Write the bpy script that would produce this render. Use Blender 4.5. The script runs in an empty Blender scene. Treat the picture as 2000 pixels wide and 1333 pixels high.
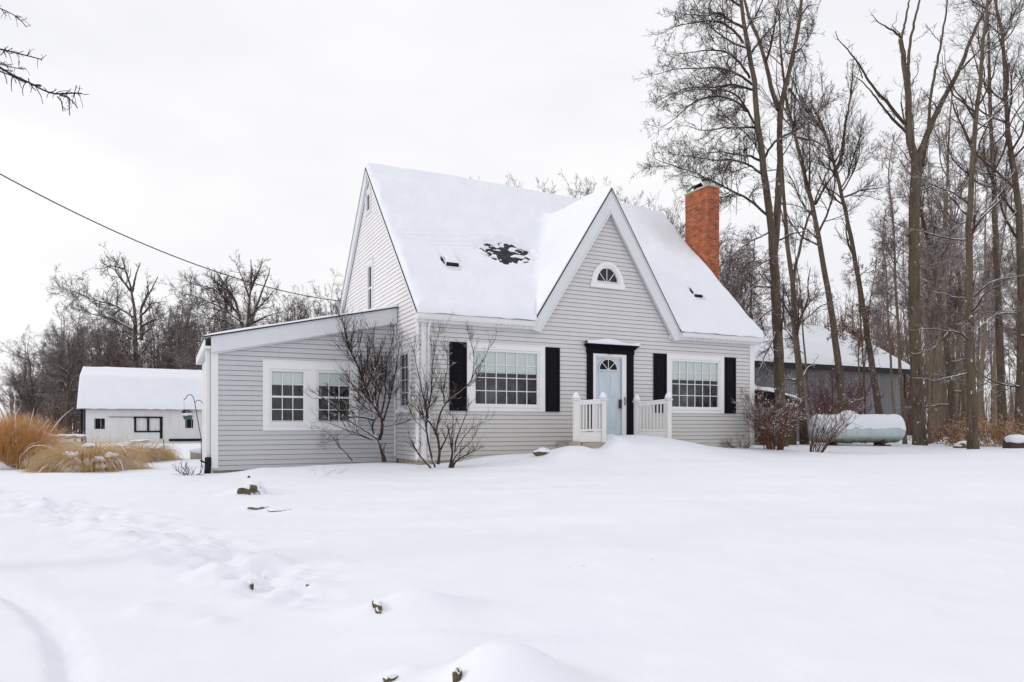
import bpy, math, random
import numpy as np
from mathutils import Vector
rng = np.random.default_rng(11); random.seed(5)
sc = bpy.context.scene; col = sc.collection

# ------------------------------------------------------------------ site frame
F, CX, YH, EYE = 1370.0, 1000.0, 832.0, 1.5
TH = math.pi/2 - math.atan2(2785, F)
SN, CS = math.sin(TH), math.cos(TH)
RV = np.array([CS, -SN]); VV = np.array([SN, CS])
CAM = np.array([-5.413, -16.06, EYE])
def at(px, py, d):
    """point of the site that lies d metres ahead in the sight line of a survey pixel"""
    u = (px-CX)/F; w = (YH-py)/F
    return np.array([CAM[0]+d*(VV[0]+u*RV[0]), CAM[1]+d*(VV[1]+u*RV[1]), EYE+d*w])
def xy(px, d): return at(px, 832, d)[:2]

# ------------------------------------------------------------------ noise
class VNoise:
    def __init__(s, seed): s.t = np.random.default_rng(seed).random((256, 256))
    def __call__(s, x, y):
        xi = np.floor(x).astype(int); yi = np.floor(y).astype(int)
        fx = x-xi; fy = y-yi; fx = fx*fx*(3-2*fx); fy = fy*fy*(3-2*fy)
        a = s.t[xi % 256, yi % 256]; b = s.t[(xi+1) % 256, yi % 256]
        c = s.t[xi % 256, (yi+1) % 256]; d = s.t[(xi+1) % 256, (yi+1) % 256]
        return (a*(1-fx)+b*fx)*(1-fy)+(c*(1-fx)+d*fx)*fy - .5
N1, N2, N3, N4 = VNoise(1), VNoise(2), VNoise(3), VNoise(4)
def sstep(a, b, x):
    t = np.clip((x-a)/(b-a), 0, 1); return t*t*(3-2*t)

# ------------------------------------------------------------------ the ground height
BUMPS = []   # (x, y, amp, rx, ry, rot)
def bump_px(px, py, d, amp, rx, ry, rot=0.):
    p = xy(px, d); BUMPS.append((p[0], p[1], amp, rx, ry, rot))
def base_h(x, y):
    dx = x-CAM[0]; dy = y-CAM[1]
    d = dx*VV[0]+dy*VV[1]; l = dx*RV[0]+dy*RV[1]
    plat = .40+.27*sstep(-6, 6, l)
    h = plat*sstep(2., 17.5, d)
    h = h - .10*sstep(60, 140, d)
    return h
def ground(x, y):
    x = np.asarray(x, float); y = np.asarray(y, float)
    h = base_h(x, y)
    # long drift against the front of the house, drift at the porch
    h = h + .16*np.exp(-((y+.3)/1.4)**2)*sstep(-.8, 1.5, x)*(1-sstep(10.6, 13, x))
    h = h + .15*np.exp(-((y+.5)/1.2)**2)*sstep(.7, 2.2, x)*(1-sstep(4.2, 6., x))
    h = h + .15*np.exp(-((y-.7)/1.3)**2)*sstep(-4.4, -3.3, x)*(1-sstep(-.8, .6, x))
    px = (x-5.75); py_ = y+.9
    r = np.sqrt((px/np.where(px > 0, 2.4, 1.35))**2+(py_/1.8)**2)
    h = h + .46*np.exp(-r**2*1.15)
    # snow heaped beside the stoop
    h = h + .30*np.exp(-(((x-3.35)/.7)**2+((y+1.6)/.6)**2)) - .06*np.exp(-(((x-4.25)/.25)**2+((y+1.55)/.3)**2)) + .26*np.exp(-(((x-4.72)/.3)**2+((y+1.3)/.6)**2))
    # broad undulation, wind ripple
    dx = x-CAM[0]; dy = y-CAM[1]
    d = dx*VV[0]+dy*VV[1]; l = dx*RV[0]+dy*RV[1]
    h = h + .10*N1(x*.35, y*.35)*sstep(6, 11, d) + .05*N2(x*.9+7, y*.9) 
    h = h + .045*N3(l*.45, d*2.2)*sstep(6, 10, d)*(1-sstep(26, 50, d))
    h = h + .014*N2(x*4, y*4)
    for (bx, by, a, rx, ry, ro) in BUMPS:
        c, s = math.cos(ro), math.sin(ro)
        ex = x-bx; ey = y-by
        u = ex*c+ey*s; v = -ex*s+ey*c
        h = h + a*np.exp(-((u/rx)**2+(v/ry)**2))
    # trodden, ploughed-up strip that curves across the left foreground
    q = curve_dist(l, d)
    w = np.exp(-(q/.5)**2)*sstep(4.5, 6, d)*(1-sstep(-2.2, -1.2, l))*(1-sstep(13.5, 15.5, d))
    h = h + w*(.15*np.maximum(N1(l*2.3, d*3.0), -.2)+.13*N4(l*5, d*7)+.10*N3(l*11, d*15))
    # wheel rut at the lower left
    rr = np.hypot(l+9.0, d); t = np.abs(rr-7.62)
    h = h - np.exp(-(t/.085)**6)*(.055-.018*N4(l*14, d*14))
    inside = 1-sstep(7.40, 7.52, rr)
    h = h + inside*(.012*N3(l*9, d*9)+.008*N4(l*20, d*20))
    return h
def curve_dist(l, d):
    # strip from (-9, 12) through (-4, 8) to (-1.2, 5)
    xs = np.array([-11., -8.2, -6.3, -4.6, -3.2, -2.0, -1.0]); ys = np.array([13.5, 11.6, 10.1, 8.6, 7.4, 6.3, 5.3])
    return (d-np.interp(l, xs, ys))*.75
for k in range(26):
    a = rng.uniform(250, 760); bump_px(a, 0, rng.uniform(5.0, 8.8), rng.uniform(-.03, .035), rng.uniform(.08, .22), rng.uniform(.07, .16), rng.uniform(0, 3))
def hit(px, py):
    """distance at which the sight line of a survey pixel meets the snow"""
    ds = np.linspace(3, 60, 1200); u = (px-CX)/F
    X = CAM[0]+ds*(VV[0]+u*RV[0]); Y = CAM[1]+ds*(VV[1]+u*RV[1]); Z = ground(X, Y)
    ok = np.nonzero(EYE+ds*(YH-py)/F <= Z)[0]
    return float(ds[ok[0]]) if len(ok) else 30.
# snow-buried stones and lumps (place ahead of the camera)
def lumps():
    for (px, py, amp, rx, ry, rot) in ((490, 962, .13, .34, .30, 0), (530, 990, .07, .40, .22, 0), (812, 1200, .17, .42, .24, -.35), (880, 1245, .05, .5, .18, -.4), (935, 1342, .13, .24, .28, -.3), (985, 1330, .10, .3, .3, -.3), (1050, 1322, .13, .28, .26, -.3), (790, 1325, .07, .13, .1, 0), (478, 1152, .06, .14, .1, 0), (610, 1146, .04, .18, .1, 0),
            (535, 1100, .055, .18, .13, 0), (415, 1218, .045, .1, .08, 0), (540, 1112, -.045, .2, .1, 0), (1040, 1225, -.05, .8, .26, -.4)):
        bump_px(px, py, hit(px, py), amp, rx, ry, rot)
lumps()
def gz(x, y): return float(ground(np.array([x]), np.array([y]))[0])

# ------------------------------------------------------------------ scene helpers
def tag(o, label=None, cat=None, group=None, kind=None):
    if label: o['label'] = label
    if cat: o['category'] = cat
    if group: o['group'] = group
    if kind: o['kind'] = kind
    return o
def empty(name, loc=(0, 0, 0)):
    o = bpy.data.objects.new(name, None); col.objects.link(o); o.location = loc; o.empty_display_size = .2
    return o
def link(name, me, mat, parent=None):
    me.materials.clear()
    keep = np.zeros(len(me.polygons), np.int32); me.polygons.foreach_get('material_index', keep)
    for m in (mat if isinstance(mat, (list, tuple)) else [mat]): me.materials.append(m)
    me.polygons.foreach_set('material_index', keep)
    o = bpy.data.objects.new(name, me); col.objects.link(o)
    if parent is not None:
        o.parent = parent
        p = parent; off = Vector((0, 0, 0))
        while p is not None: off += Vector(p.location); p = p.parent
        o.location = -off          # meshes are written in site coordinates
    return o
def np_mesh(name, V, faces4=None, faces3=None, smooth=True, mi=None):
    me = bpy.data.meshes.new(name)
    V = np.asarray(V, np.float32).reshape(-1, 3)
    n4 = 0 if faces4 is None else len(faces4); n3 = 0 if faces3 is None else len(faces3)
    me.vertices.add(len(V)); me.vertices.foreach_set('co', V.ravel())
    idx = []; 
    if n4: idx.append(np.asarray(faces4, np.int32).ravel())
    if n3: idx.append(np.asarray(faces3, np.int32).ravel())
    idx = np.concatenate(idx)
    me.loops.add(len(idx)); me.loops.foreach_set('vertex_index', idx)
    me.polygons.add(n4+n3)
    st = np.concatenate([np.arange(n4)*4, n4*4+np.arange(n3)*3]).astype(np.int32)
    me.polygons.foreach_set('loop_start', st)
    me.polygons.foreach_set('use_smooth', np.full(n4+n3, smooth))
    if mi is not None: me.polygons.foreach_set('material_index', np.asarray(mi, np.int32))
    me.update(calc_edges=True); me.validate()
    return me
class MB:
    def __init__(s): s.v = []; s.f = []; s.m = []; s.cur = 0
    def face(s, pts, m=None):
        i = len(s.v); s.v += [tuple(p) for p in pts]; s.f.append(tuple(range(i, i+len(pts)))); s.m.append(s.cur if m is None else m)
    def box(s, x0, x1, y0, y1, z0, z1, m=None):
        i = len(s.v)
        s.v += [(x0, y0, z0), (x1, y0, z0), (x1, y1, z0), (x0, y1, z0), (x0, y0, z1), (x1, y0, z1), (x1, y1, z1), (x0, y1, z1)]
        for q in ((0, 3, 2, 1), (4, 5, 6, 7), (0, 1, 5, 4), (1, 2, 6, 5), (2, 3, 7, 6), (3, 0, 4, 7)):
            s.f.append(tuple(i+k for k in q)); s.m.append(s.cur if m is None else m)
    def prism(s, pts, off, m=None):
        """closed prism: polygon pts swept by vector off"""
        n = len(pts); i = len(s.v); off = np.array(off)
        s.v += [tuple(p) for p in pts]+[tuple(np.array(p)+off) for p in pts]
        mm = s.cur if m is None else m
        s.f.append(tuple(i+k for k in range(n))[::-1]); s.m.append(mm)
        s.f.append(tuple(i+n+k for k in range(n))); s.m.append(mm)
        for k in range(n):
            j = (k+1) % n; s.f.append((i+k, i+j, i+n+j, i+n+k)); s.m.append(mm)
    def tube(s, pts, r, k=8, m=None, cap=True):
        pts = [np.array(p, float) for p in pts]; n = len(pts)
        rr = r if hasattr(r, '__len__') else [r]*n
        i = len(s.v); mm = s.cur if m is None else m
        ref = np.array([.31, .2, .93])
        tv = pts[-1]-pts[0]; tv = tv/np.linalg.norm(tv)
        if abs(tv@ref) > .9: ref = np.array([1., 0, 0])
        for a in range(n):
            t = pts[min(a+1, n-1)]-pts[max(a-1, 0)]; t = t/np.linalg.norm(t)
            u = np.cross(t, ref); u /= np.linalg.norm(u); w = np.cross(t, u)
            for b in range(k):
                th = 2*math.pi*b/k; s.v.append(tuple(pts[a]+rr[a]*(u*math.cos(th)+w*math.sin(th))))
        for a in range(n-1):
            for b in range(k):
                c = (b+1) % k; s.f.append((i+a*k+b, i+a*k+c, i+(a+1)*k+c, i+(a+1)*k+b)); s.m.append(mm)
        if cap:
            s.f.append(tuple(i+b for b in range(k))[::-1]); s.m.append(mm)
            s.f.append(tuple(i+(n-1)*k+b for b in range(k))); s.m.append(mm)
    def build(s, name, mat, parent=None, smooth=False, bevel=0):
        me = bpy.data.meshes.new(name); me.from_pydata(s.v, [], s.f)
        me.polygons.foreach_set('material_index', s.m)
        me.polygons.foreach_set('use_smooth', [smooth]*len(s.f)); me.update()
        o = link(name, me, mat, parent)
        me.polygons.foreach_set('material_index', s.m)
        if bevel:
            b = o.modifiers.new('bevel', 'BEVEL'); b.width = bevel; b.segments = 2; b.limit_method = 'ANGLE'
        return o

# ------------------------------------------------------------------ materials
def mat(name, base, rough=.8, spec=.3):
    m = bpy.data.materials.new(name); m.use_nodes = True
    p = m.node_tree.nodes['Principled BSDF']
    p.inputs['Base Color'].default_value = (*base, 1); p.inputs['Roughness'].default_value = rough
    p.inputs['Specular IOR Level'].default_value = spec
    return m
class NT:
    def __init__(s, m): s.nt = m.node_tree; s.p = s.nt.nodes['Principled BSDF']
    def n(s, t, **kw):
        x = s.nt.nodes.new(t)
        for k, v in kw.items():
            if k.startswith('i_'): 
                key = k[2:]; key = int(key) if key.isdigit() else key.replace('_', ' ')
                x.inputs[key].default_value = v
            else: setattr(x, k, v)
        return x
    def l(s, a, b): s.nt.links.new(a, b)
    def noise(s, scale, detail=4, rough=.6, vec=None, stretch=None):
        tc = s.n('ShaderNodeTexCoord'); src = tc.outputs['Object']
        if stretch:
            mp = s.n('ShaderNodeMapping'); mp.inputs['Scale'].default_value = stretch
            s.l(src, mp.inputs['Vector']); src = mp.outputs['Vector']
        x = s.n('ShaderNodeTexNoise'); x.inputs['Scale'].default_value = scale; x.inputs['Detail'].default_value = detail
        x.inputs['Roughness'].default_value = rough; s.l(src, x.inputs['Vector'])
        return x.outputs['Fac']
    def ramp(s, fac, stops):
        r = s.n('ShaderNodeValToRGB'); e = r.color_ramp.elements
        while len(e) < len(stops): e.new(.5)
        for a, (p, c) in zip(e, stops): a.position = p; a.color = (*c, 1) if len(c) == 3 else c
        s.l(fac, r.inputs['Fac']); return r.outputs['Color']
    def mix(s, fac, a, b, mode='MIX'):
        x = s.n('ShaderNodeMix', data_type='RGBA', blend_type=mode)
        for sock, v in ((x.inputs[0], fac), (x.inputs[6], a), (x.inputs[7], b)):
            if hasattr(v, 'is_output'): s.l(v, sock)
            elif isinstance(v, tuple): sock.default_value = (*v, 1)
            else: sock.default_value = v
        return x.outputs[2]
    def math(s, op, a, b=0.):
        x = s.n('ShaderNodeMath', operation=op)
        for i, v in enumerate((a, b)):
            if hasattr(v, 'is_output'): s.l(v, x.inputs[i])
            else: x.inputs[i].default_value = v
        return x.outputs[0]
    def bump(s, h, strength=.3, dist=.01):
        b = s.n('ShaderNodeBump'); b.inputs['Strength'].default_value = strength; b.inputs['Distance'].default_value = dist
        s.l(h, b.inputs['Height']); s.l(b.outputs['Normal'], s.p.inputs['Normal'])
    def color(s, c): s.l(c, s.p.inputs['Base Color'])
    def sep(s):
        tc = s.n('ShaderNodeTexCoord'); x = s.n('ShaderNodeSeparateXYZ'); s.l(tc.outputs['Object'], x.inputs[0]); return x.outputs
    def nz(s):
        g = s.n('ShaderNodeNewGeometry'); x = s.n('ShaderNodeSeparateXYZ'); s.l(g.outputs['Normal'], x.inputs[0]); return x.outputs[2]

SNOWC = (.815, .832, .89)
def snow_mat(name='snow', bump_s=.35):
    m = mat(name, SNOWC, .75, .15); t = NT(m)
    a = t.noise(1.3, 3); b = t.noise(40, 4, .7)
    t.color(t.ramp(a, [(.3, (.79, .812, .878)), (.7, (.825, .843, .90))]))
    h = t.math('ADD', t.math('MULTIPLY', a, 1.), t.math('ADD', t.math('MULTIPLY', b, .22), t.math('MULTIPLY', t.noise(9, 3), .25)))
    t.bump(h, bump_s, .05)
    return m
M_snow = snow_mat(); M_roofsnow = snow_mat('roof_snow', .2)

def siding_mat(name, c, dirt, zlo, zhi):
    m = mat(name, c, .55, .35); t = NT(m)
    s = t.sep()
    n = t.noise(1.2, 4, .6, stretch=(1, 1, .35)); n2 = t.noise(9, 3, .6, stretch=(1.2, 1.2, .1))
    base = t.mix(.55, t.ramp(n, [(.25, tuple(x*.93 for x in c)), (.75, tuple(min(1, x*1.05) for x in c))]), t.ramp(n2, [(.3, tuple(x*.95 for x in c)), (.7, tuple(min(1, x*1.03) for x in c))]))
    mr = t.n('ShaderNodeMapRange'); mr.inputs[1].default_value = zlo; mr.inputs[2].default_value = zhi; mr.inputs[3].default_value = .8; mr.inputs[4].default_value = 0
    t.l(s[2], mr.inputs[0])
    fac = t.math('MULTIPLY', mr.outputs[0], t.ramp(n, [(.2, (.6, .6, .6)), (.8, (1, 1, 1))]))
    t.color(t.mix(fac, base, dirt)); return m
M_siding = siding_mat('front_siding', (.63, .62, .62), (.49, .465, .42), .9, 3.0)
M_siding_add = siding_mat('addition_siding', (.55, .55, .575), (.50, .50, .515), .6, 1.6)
M_siding_lit = siding_mat('gable_siding_lit', (.78, .765, .77), (.46, .45, .44), .8, 3.6)  # lighter copy of the front siding: daylight from the left painted into its colour
def trim_mat(name, c=(.80, .80, .81)):
    m = mat(name, c, .45, .4); t = NT(m)
    n = t.noise(3, 5, .65, stretch=(1, 1, .4)); n2 = t.noise(22, 3)
    t.color(t.mix(.5, t.ramp(n, [(.3, tuple(x*.92 for x in c)), (.65, c)]), t.ramp(n2, [(.3, tuple(x*.95 for x in c)), (.6, c)]))); return m
M_white = trim_mat('white_trim'); M_fascia = trim_mat('pale_fascia', (.70, .715, .74)); M_cream = trim_mat('porch_paint', (.74, .72, .70))
M_black = mat('black_shutter', (.006, .0055, .008), .7, .12)
M_darkedge = mat('dark_edge', (.03, .03, .032), .8)
def shingle():
    m = mat('asphalt_shingle', (.035, .037, .04), .9); t = NT(m)
    n = t.noise(14, 5, .7); c = t.ramp(n, [(.3, (.025, .026, .03)), (.7, (.075, .078, .082))])
    sp = t.sep(); cb = t.n('ShaderNodeCombineXYZ'); t.l(sp[0], cb.inputs[0]); t.l(sp[2], cb.inputs[1])
    b = t.n('ShaderNodeTexBrick'); b.inputs['Scale'].default_value = 1; b.inputs['Brick Width'].default_value = .3; b.inputs['Row Height'].default_value = .105; b.inputs['Mortar Size'].default_value = .012
    b.inputs['Color1'].default_value = (1, 1, 1, 1); b.inputs['Color2'].default_value = (.6, .6, .6, 1); b.inputs['Mortar'].default_value = (.25, .25, .25, 1); t.l(cb.outputs[0], b.inputs['Vector'])
    t.color(t.mix(1., c, b.outputs['Color'], 'MULTIPLY')); return m
M_shingle = shingle()
def brick():
    m = mat('red_brick', (.4, .12, .06), .9); t = NT(m)
    tc = t.n('ShaderNodeTexCoord'); sp = t.n('ShaderNodeSeparateXYZ'); t.l(tc.outputs['Object'], sp.inputs[0])
    cb = t.n('ShaderNodeCombineXYZ'); t.l(t.math('ADD', sp.outputs[0], sp.outputs[1]), cb.inputs[0]); t.l(sp.outputs[2], cb.inputs[1])
    b = t.n('ShaderNodeTexBrick'); b.inputs['Scale'].default_value = 1; b.inputs['Brick Width'].default_value = .215; b.inputs['Row Height'].default_value = .078
    b.inputs['Mortar Size'].default_value = .011; b.inputs['Mortar Smooth'].default_value = .2; b.inputs['Bias'].default_value = -.1
    b.inputs['Color1'].default_value = (.47, .125, .045, 1); b.inputs['Color2'].default_value = (.23, .05, .022, 1); b.inputs['Mortar'].default_value = (.34, .19, .13, 1)
    t.l(cb.outputs[0], b.inputs['Vector'])
    n = t.noise(3.5, 4); t.color(t.mix(.6, b.outputs['Color'], t.ramp(n, [(.32, (.42, .38, .38)), (.62, (1.05, 1.02, 1))]), 'MULTIPLY'))
    t.bump(t.math('MULTIPLY', b.outputs['Fac'], -1.), .8, .01); return m
M_brick = brick()
def bark_mat(name, dark, light, moss=None, snow=.0, snow_lo=.35, flecks=False, scale=6):
    m = mat(name, light, .95, .1); t = NT(m)
    n = t.math('ADD', t.math('MULTIPLY', t.noise(scale, 5, .7, stretch=(1, 1, .18)), .55), t.math('MULTIPLY', t.noise(scale*4.5, 4, .7, stretch=(1, 1, .13)), .45)); n2 = t.noise(.8, 3)
    c = t.ramp(n, [(.36, dark), (.62, light)])
    if moss: c = t.mix(t.ramp(n2, [(.45, (0, 0, 0)), (.65, (.7, .7, .7))]), c, moss)
    if snow > 0:
        nn = t.noise(2.3, 3, .6)
        a = t.math('ADD', t.nz(), t.math('MULTIPLY', t.math('SUBTRACT', nn, .5), 1.8))
        mr = t.n('ShaderNodeMapRange'); mr.inputs[1].default_value = snow_lo; mr.inputs[2].default_value = snow_lo+.2; mr.inputs[3].default_value = 0; mr.inputs[4].default_value = snow
        t.l(a, mr.inputs[0]); c = t.mix(mr.outputs[0], c, SNOWC)
    if flecks:
        fl = t.noise(5.5, 5, .75, stretch=(1, 1, .6)); f = t.ramp(fl, [(.645, (0, 0, 0)), (.67, (.9, .9, .9))])
        c = t.mix(f, c, SNOWC)
    t.color(c); t.bump(n, .9, .04); return m
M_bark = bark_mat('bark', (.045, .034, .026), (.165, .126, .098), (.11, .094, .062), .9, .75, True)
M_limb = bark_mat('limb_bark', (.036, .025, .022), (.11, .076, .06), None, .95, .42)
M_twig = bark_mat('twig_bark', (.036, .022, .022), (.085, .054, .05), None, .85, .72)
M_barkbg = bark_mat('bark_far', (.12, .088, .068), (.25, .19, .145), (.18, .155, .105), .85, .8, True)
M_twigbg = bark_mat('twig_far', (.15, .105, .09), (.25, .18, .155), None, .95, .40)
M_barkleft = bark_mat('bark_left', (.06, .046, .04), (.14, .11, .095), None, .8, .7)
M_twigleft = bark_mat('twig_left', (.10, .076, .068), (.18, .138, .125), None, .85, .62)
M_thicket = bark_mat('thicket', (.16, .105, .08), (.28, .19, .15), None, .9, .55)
M_shrub = bark_mat('shrub_bark', (.024, .015, .013), (.075, .05, .043), None, .95, .42)
M_redtwig = bark_mat('red_twig', (.06, .026, .016), (.20, .095, .06), None, .95, .42)
M_purple = bark_mat('purple_twig', (.10, .035, .04), (.20, .09, .10), None, .9, .85)
M_larch = bark_mat('dark_branch', (.018, .016, .02), (.04, .035, .04))
def leaf_mat(name, a, b):
    m = mat(name, a, .8, .2); t = NT(m); n = t.noise(3, 2); t.color(t.ramp(n, [(.3, a), (.7, b)])); return m
M_leaf = leaf_mat('dry_leaf', (.13, .045, .03), (.26, .11, .07))
M_tan = leaf_mat('tan_leaf', (.30, .17, .09), (.48, .31, .18))
def grass_mat(name, a, b, c):
    m = mat(name, a, .7, .2); t = NT(m); n = t.noise(9, 3); n2 = t.noise(1.5, 2)
    cc = t.mix(.5, t.ramp(n, [(.25, a), (.5, b), (.78, c)]), t.ramp(n2, [(.3, b), (.7, c)]))
    sn = t.noise(2.6, 4, .65); k = t.math('ADD', sn, t.math('MULTIPLY', t.nz(), .07))
    t.color(t.mix(t.ramp(k, [(.60, (0, 0, 0)), (.66, (.9, .9, .9))]), cc, SNOWC)); return m
M_grass = grass_mat('dry_grass', (.36, .20, .07), (.60, .39, .17), (.78, .62, .38))
M_grass2 = grass_mat('dry_tall_grass', (.38, .155, .045), (.62, .31, .10), (.74, .48, .24))
M_plume = grass_mat('snowy_plume', (.55, .42, .38), (.74, .66, .62), (.86, .85, .86))
def blind_mat():
    m = mat('window_blind', (.62, .68, .62), .8); t = NT(m)
    w = t.n('ShaderNodeTexWave', wave_type='BANDS', bands_direction='Z'); w.inputs['Scale'].default_value = 7
    tc = t.n('ShaderNodeTexCoord'); t.l(tc.outputs['Object'], w.inputs['Vector'])
    t.color(t.ramp(w.outputs['Fac'], [(.2, (.84, .88, .85)), (.6, (.95, .97, .955))]))
    e = t.p.inputs; return m
M_blind = blind_mat()
M_screen = mat('screened_glass', (.022, .024, .03), .25, .25)
def room_mat():
    m = mat('dim_room', (.06, .06, .07), .9); t = NT(m)
    n = t.noise(2.4, 3, .6, stretch=(1, 1, .6)); t.color(t.ramp(n, [(.35, (.055, .06, .068)), (.55, (.19, .20, .225)), (.75, (.40, .41, .44))])); return m
M_room = room_mat()
def glass_mat():
    m = bpy.data.materials.new('window_glass'); m.use_nodes = True; nt = m.node_tree; nt.nodes.clear()
    o = nt.nodes.new('ShaderNodeOutputMaterial'); mx = nt.nodes.new('ShaderNodeMixShader')
    tr = nt.nodes.new('ShaderNodeBsdfTransparent'); tr.inputs[0].default_value = (.93, .96, .95, 1)
    gl = nt.nodes.new('ShaderNodeBsdfGlossy'); gl.inputs['Roughness'].default_value = .02; gl.inputs[0].default_value = (.9, .9, .95, 1)
    fr = nt.nodes.new('ShaderNodeFresnel'); fr.inputs[0].default_value = 1.5
    nt.links.new(fr.outputs[0], mx.inputs[0]); nt.links.new(tr.outputs[0], mx.inputs[1]); nt.links.new(gl.outputs[0], mx.inputs[2]); nt.links.new(mx.outputs[0], o.inputs[0])
    return m
M_glass = glass_mat()
M_door = mat('pale_blue_door', (.50, .575, .64), .35, .45); _t = NT(M_door); _n = _t.noise(4, 4, .6, stretch=(1, 1, .3)); _t.color(_t.ramp(_n, [(.3, (.46, .54, .60)), (.7, (.57, .64, .70))]))
M_metal = mat('dark_metal', (.02, .02, .022), .4, .5)
M_concrete = leaf_mat('concrete', (.30, .26, .21), (.45, .41, .35))
def stone_mat():
    m = mat('field_stone', (.2, .17, .13), .95); t = NT(m); n = t.noise(5, 5, .7)
    c = t.ramp(n, [(.3, (.045, .036, .028)), (.5, (.13, .10, .06)), (.7, (.21, .17, .14))])
    nn = t.noise(6, 3)
    a = t.math('ADD', t.nz(), t.math('MULTIPLY', t.math('SUBTRACT', nn, .5), 1.0))
    mr = t.n('ShaderNodeMapRange'); mr.inputs[1].default_value = .30; mr.inputs[2].default_value = .42; t.l(a, mr.inputs[0])
    t.color(t.mix(mr.outputs[0], c, SNOWC)); t.bump(n, .7, .03); return m
M_stone = stone_mat()
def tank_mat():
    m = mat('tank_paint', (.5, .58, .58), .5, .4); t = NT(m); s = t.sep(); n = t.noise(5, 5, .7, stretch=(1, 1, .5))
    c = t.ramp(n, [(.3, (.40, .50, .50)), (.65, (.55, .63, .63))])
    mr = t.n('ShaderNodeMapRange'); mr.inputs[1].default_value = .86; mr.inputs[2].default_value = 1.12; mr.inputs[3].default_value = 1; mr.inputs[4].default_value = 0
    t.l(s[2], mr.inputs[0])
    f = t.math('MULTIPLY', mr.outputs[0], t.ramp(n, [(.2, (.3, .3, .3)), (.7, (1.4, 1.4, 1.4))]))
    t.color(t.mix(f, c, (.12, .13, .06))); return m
M_tank = tank_mat()
def barnwhite():
    m = mat('worn_white_boards', (.68, .68, .68), .8); t = NT(m); n = t.noise(.9, 5, .7, stretch=(1, 1, .3)); n2 = t.noise(4, 4, .7, stretch=(2, 1, .2))
    c = t.mix(.6, t.ramp(n, [(.3, (.58, .56, .53)), (.6, (.74, .74, .74))]), t.ramp(n2, [(.25, (.55, .52, .48)), (.5, (.74, .74, .75))])); t.color(c); return m
M_barnwhite = barnwhite()
def barngrey():
    m = mat('grey_metal_siding', (.16, .16, .17), .6, .4); t = NT(m); n = t.noise(1, 4, .6, stretch=(1, 1, .2))
    t.color(t.ramp(n, [(.3, (.17, .172, .18)), (.7, (.235, .235, .245))])); return m
M_barngrey = barngrey()
M_wood = bark_mat('weathered_wood', (.05, .035, .026), (.13, .085, .06)); M_fence = bark_mat('grey_rail', (.18, .15, .12), (.34, .30, .26))
M_green = mat('green_plastic', (.05, .10, .085), .5, .4)
M_dark = mat('dark_opening', (.012, .012, .014), .9)
M_ice = mat('ice', (.8, .84, .88), .12, .5); M_ice.node_tree.nodes['Principled BSDF'].inputs['Transmission Weight'].default_value = .6

# ------------------------------------------------------------------ ground sheet
def build_ground():
    def axis(lo, hi, f0, f1, step, far):
        a = list(np.arange(f0, f1+1e-6, step))
        s = step; x = f1
        while x < hi: s = min(s*1.13, far); x += s; a.append(x)
        s = step; x = f0
        while x > lo: s = min(s*1.13, far); x -= s; a.insert(0, x)
        return np.array(a)
    ld = axis(-320, 320, -7.5, 7.5, .05, 14)     # across the view
    dd = axis(-40, 420, 3.2, 14.5, .05, 14)      # ahead
    D, L = np.meshgrid(dd, ld, indexing='ij')
    X = CAM[0]+D*VV[0]+L*RV[0]; Y = CAM[1]+D*VV[1]+L*RV[1]
    Z = ground(X, Y)
    n, m = D.shape
    I = np.arange(n*m).reshape(n, m)
    q = np.stack([I[:-1, :-1], I[:-1, 1:], I[1:, 1:], I[1:, :-1]], -1).reshape(-1, 4)
    me = np_mesh('ground', np.stack([X, Y, Z], -1), q)
    o = link('ground', me, M_snow); tag(o, 'snow covered yard around the house', None, None, 'structure')
build_ground()

# ------------------------------------------------------------------ house
HOUSE = empty('house', (5.4, 4.6, .6))
tag(HOUSE, 'pale clapboard cape cod house with steep snowy roof and black shutters', 'house')
class Wall:
    def __init__(s, fn): s.P = fn
W_front = Wall(lambda u, z, o: (u, -o, z))
W_side = Wall(lambda u, z, o: (-o, u, z))
W_add = Wall(lambda u, z, o: (u, 1.8-o, z))
W_addside = Wall(lambda u, z, o: (-4.49-o, u, z))
def wbox(mb, W, u0, u1, z0, z1, o0, o1, m=None):
    mb.prism([W.P(u0, z0, o0), W.P(u1, z0, o0), W.P(u1, z1, o0), W.P(u0, z1, o0)], np.array(W.P(0, 0, o1))-np.array(W.P(0, 0, o0)), m)
def clapboard(name, W, z0, z1, span, holes, m, pitch=.1115):
    mb = MB(); z = z0
    while z < z1-.01:
        t = min(z+pitch, z1); lo0, hi0 = span(z); lo1, hi1 = span(t-.001)
        cuts = sorted([(a, b) for (a, b, c, d) in holes if c < (z+t)/2 < d])
        segs = []; cur = None; x = (lo0+lo1)/2
        edges = [None]
        pts = [('L', None)]
        a = None; segs = []; left = 'lo'
        for (h0, h1) in cuts: segs.append((left, h0)); left = h1
        segs.append((left, 'hi'))
        for (l, r) in segs:
            a0 = lo0 if l == 'lo' else l; a1 = lo1 if l == 'lo' else l
            b0 = hi0 if r == 'hi' else r; b1 = hi1 if r == 'hi' else r
            if b0-a0 < .01: continue
            if b1 < a1: a1 = b1 = (a1+b1)/2
            g = .0095
            mb.face([W.P(a0, z, .020), W.P(b0, z, .020), W.P(b1, t-g, .005), W.P(a1, t-g, .005)])
            mb.face([W.P(a1, t-g, .005), W.P(b1, t-g, .005), W.P(b1, t-g, -.06), W.P(a1, t-g, -.06)])
            mb.face([W.P(a0, z, -.06), W.P(b0, z, -.06), W.P(b0, z, .020), W.P(a0, z, .020)])
            mb.face([W.P(a1, t-g, -.06), W.P(b1, t-g, -.06), W.P(b1, t+.001, -.06), W.P(a1, t+.001, -.06)])
        z = t
    return mb.build(name, m, HOUSE)
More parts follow.
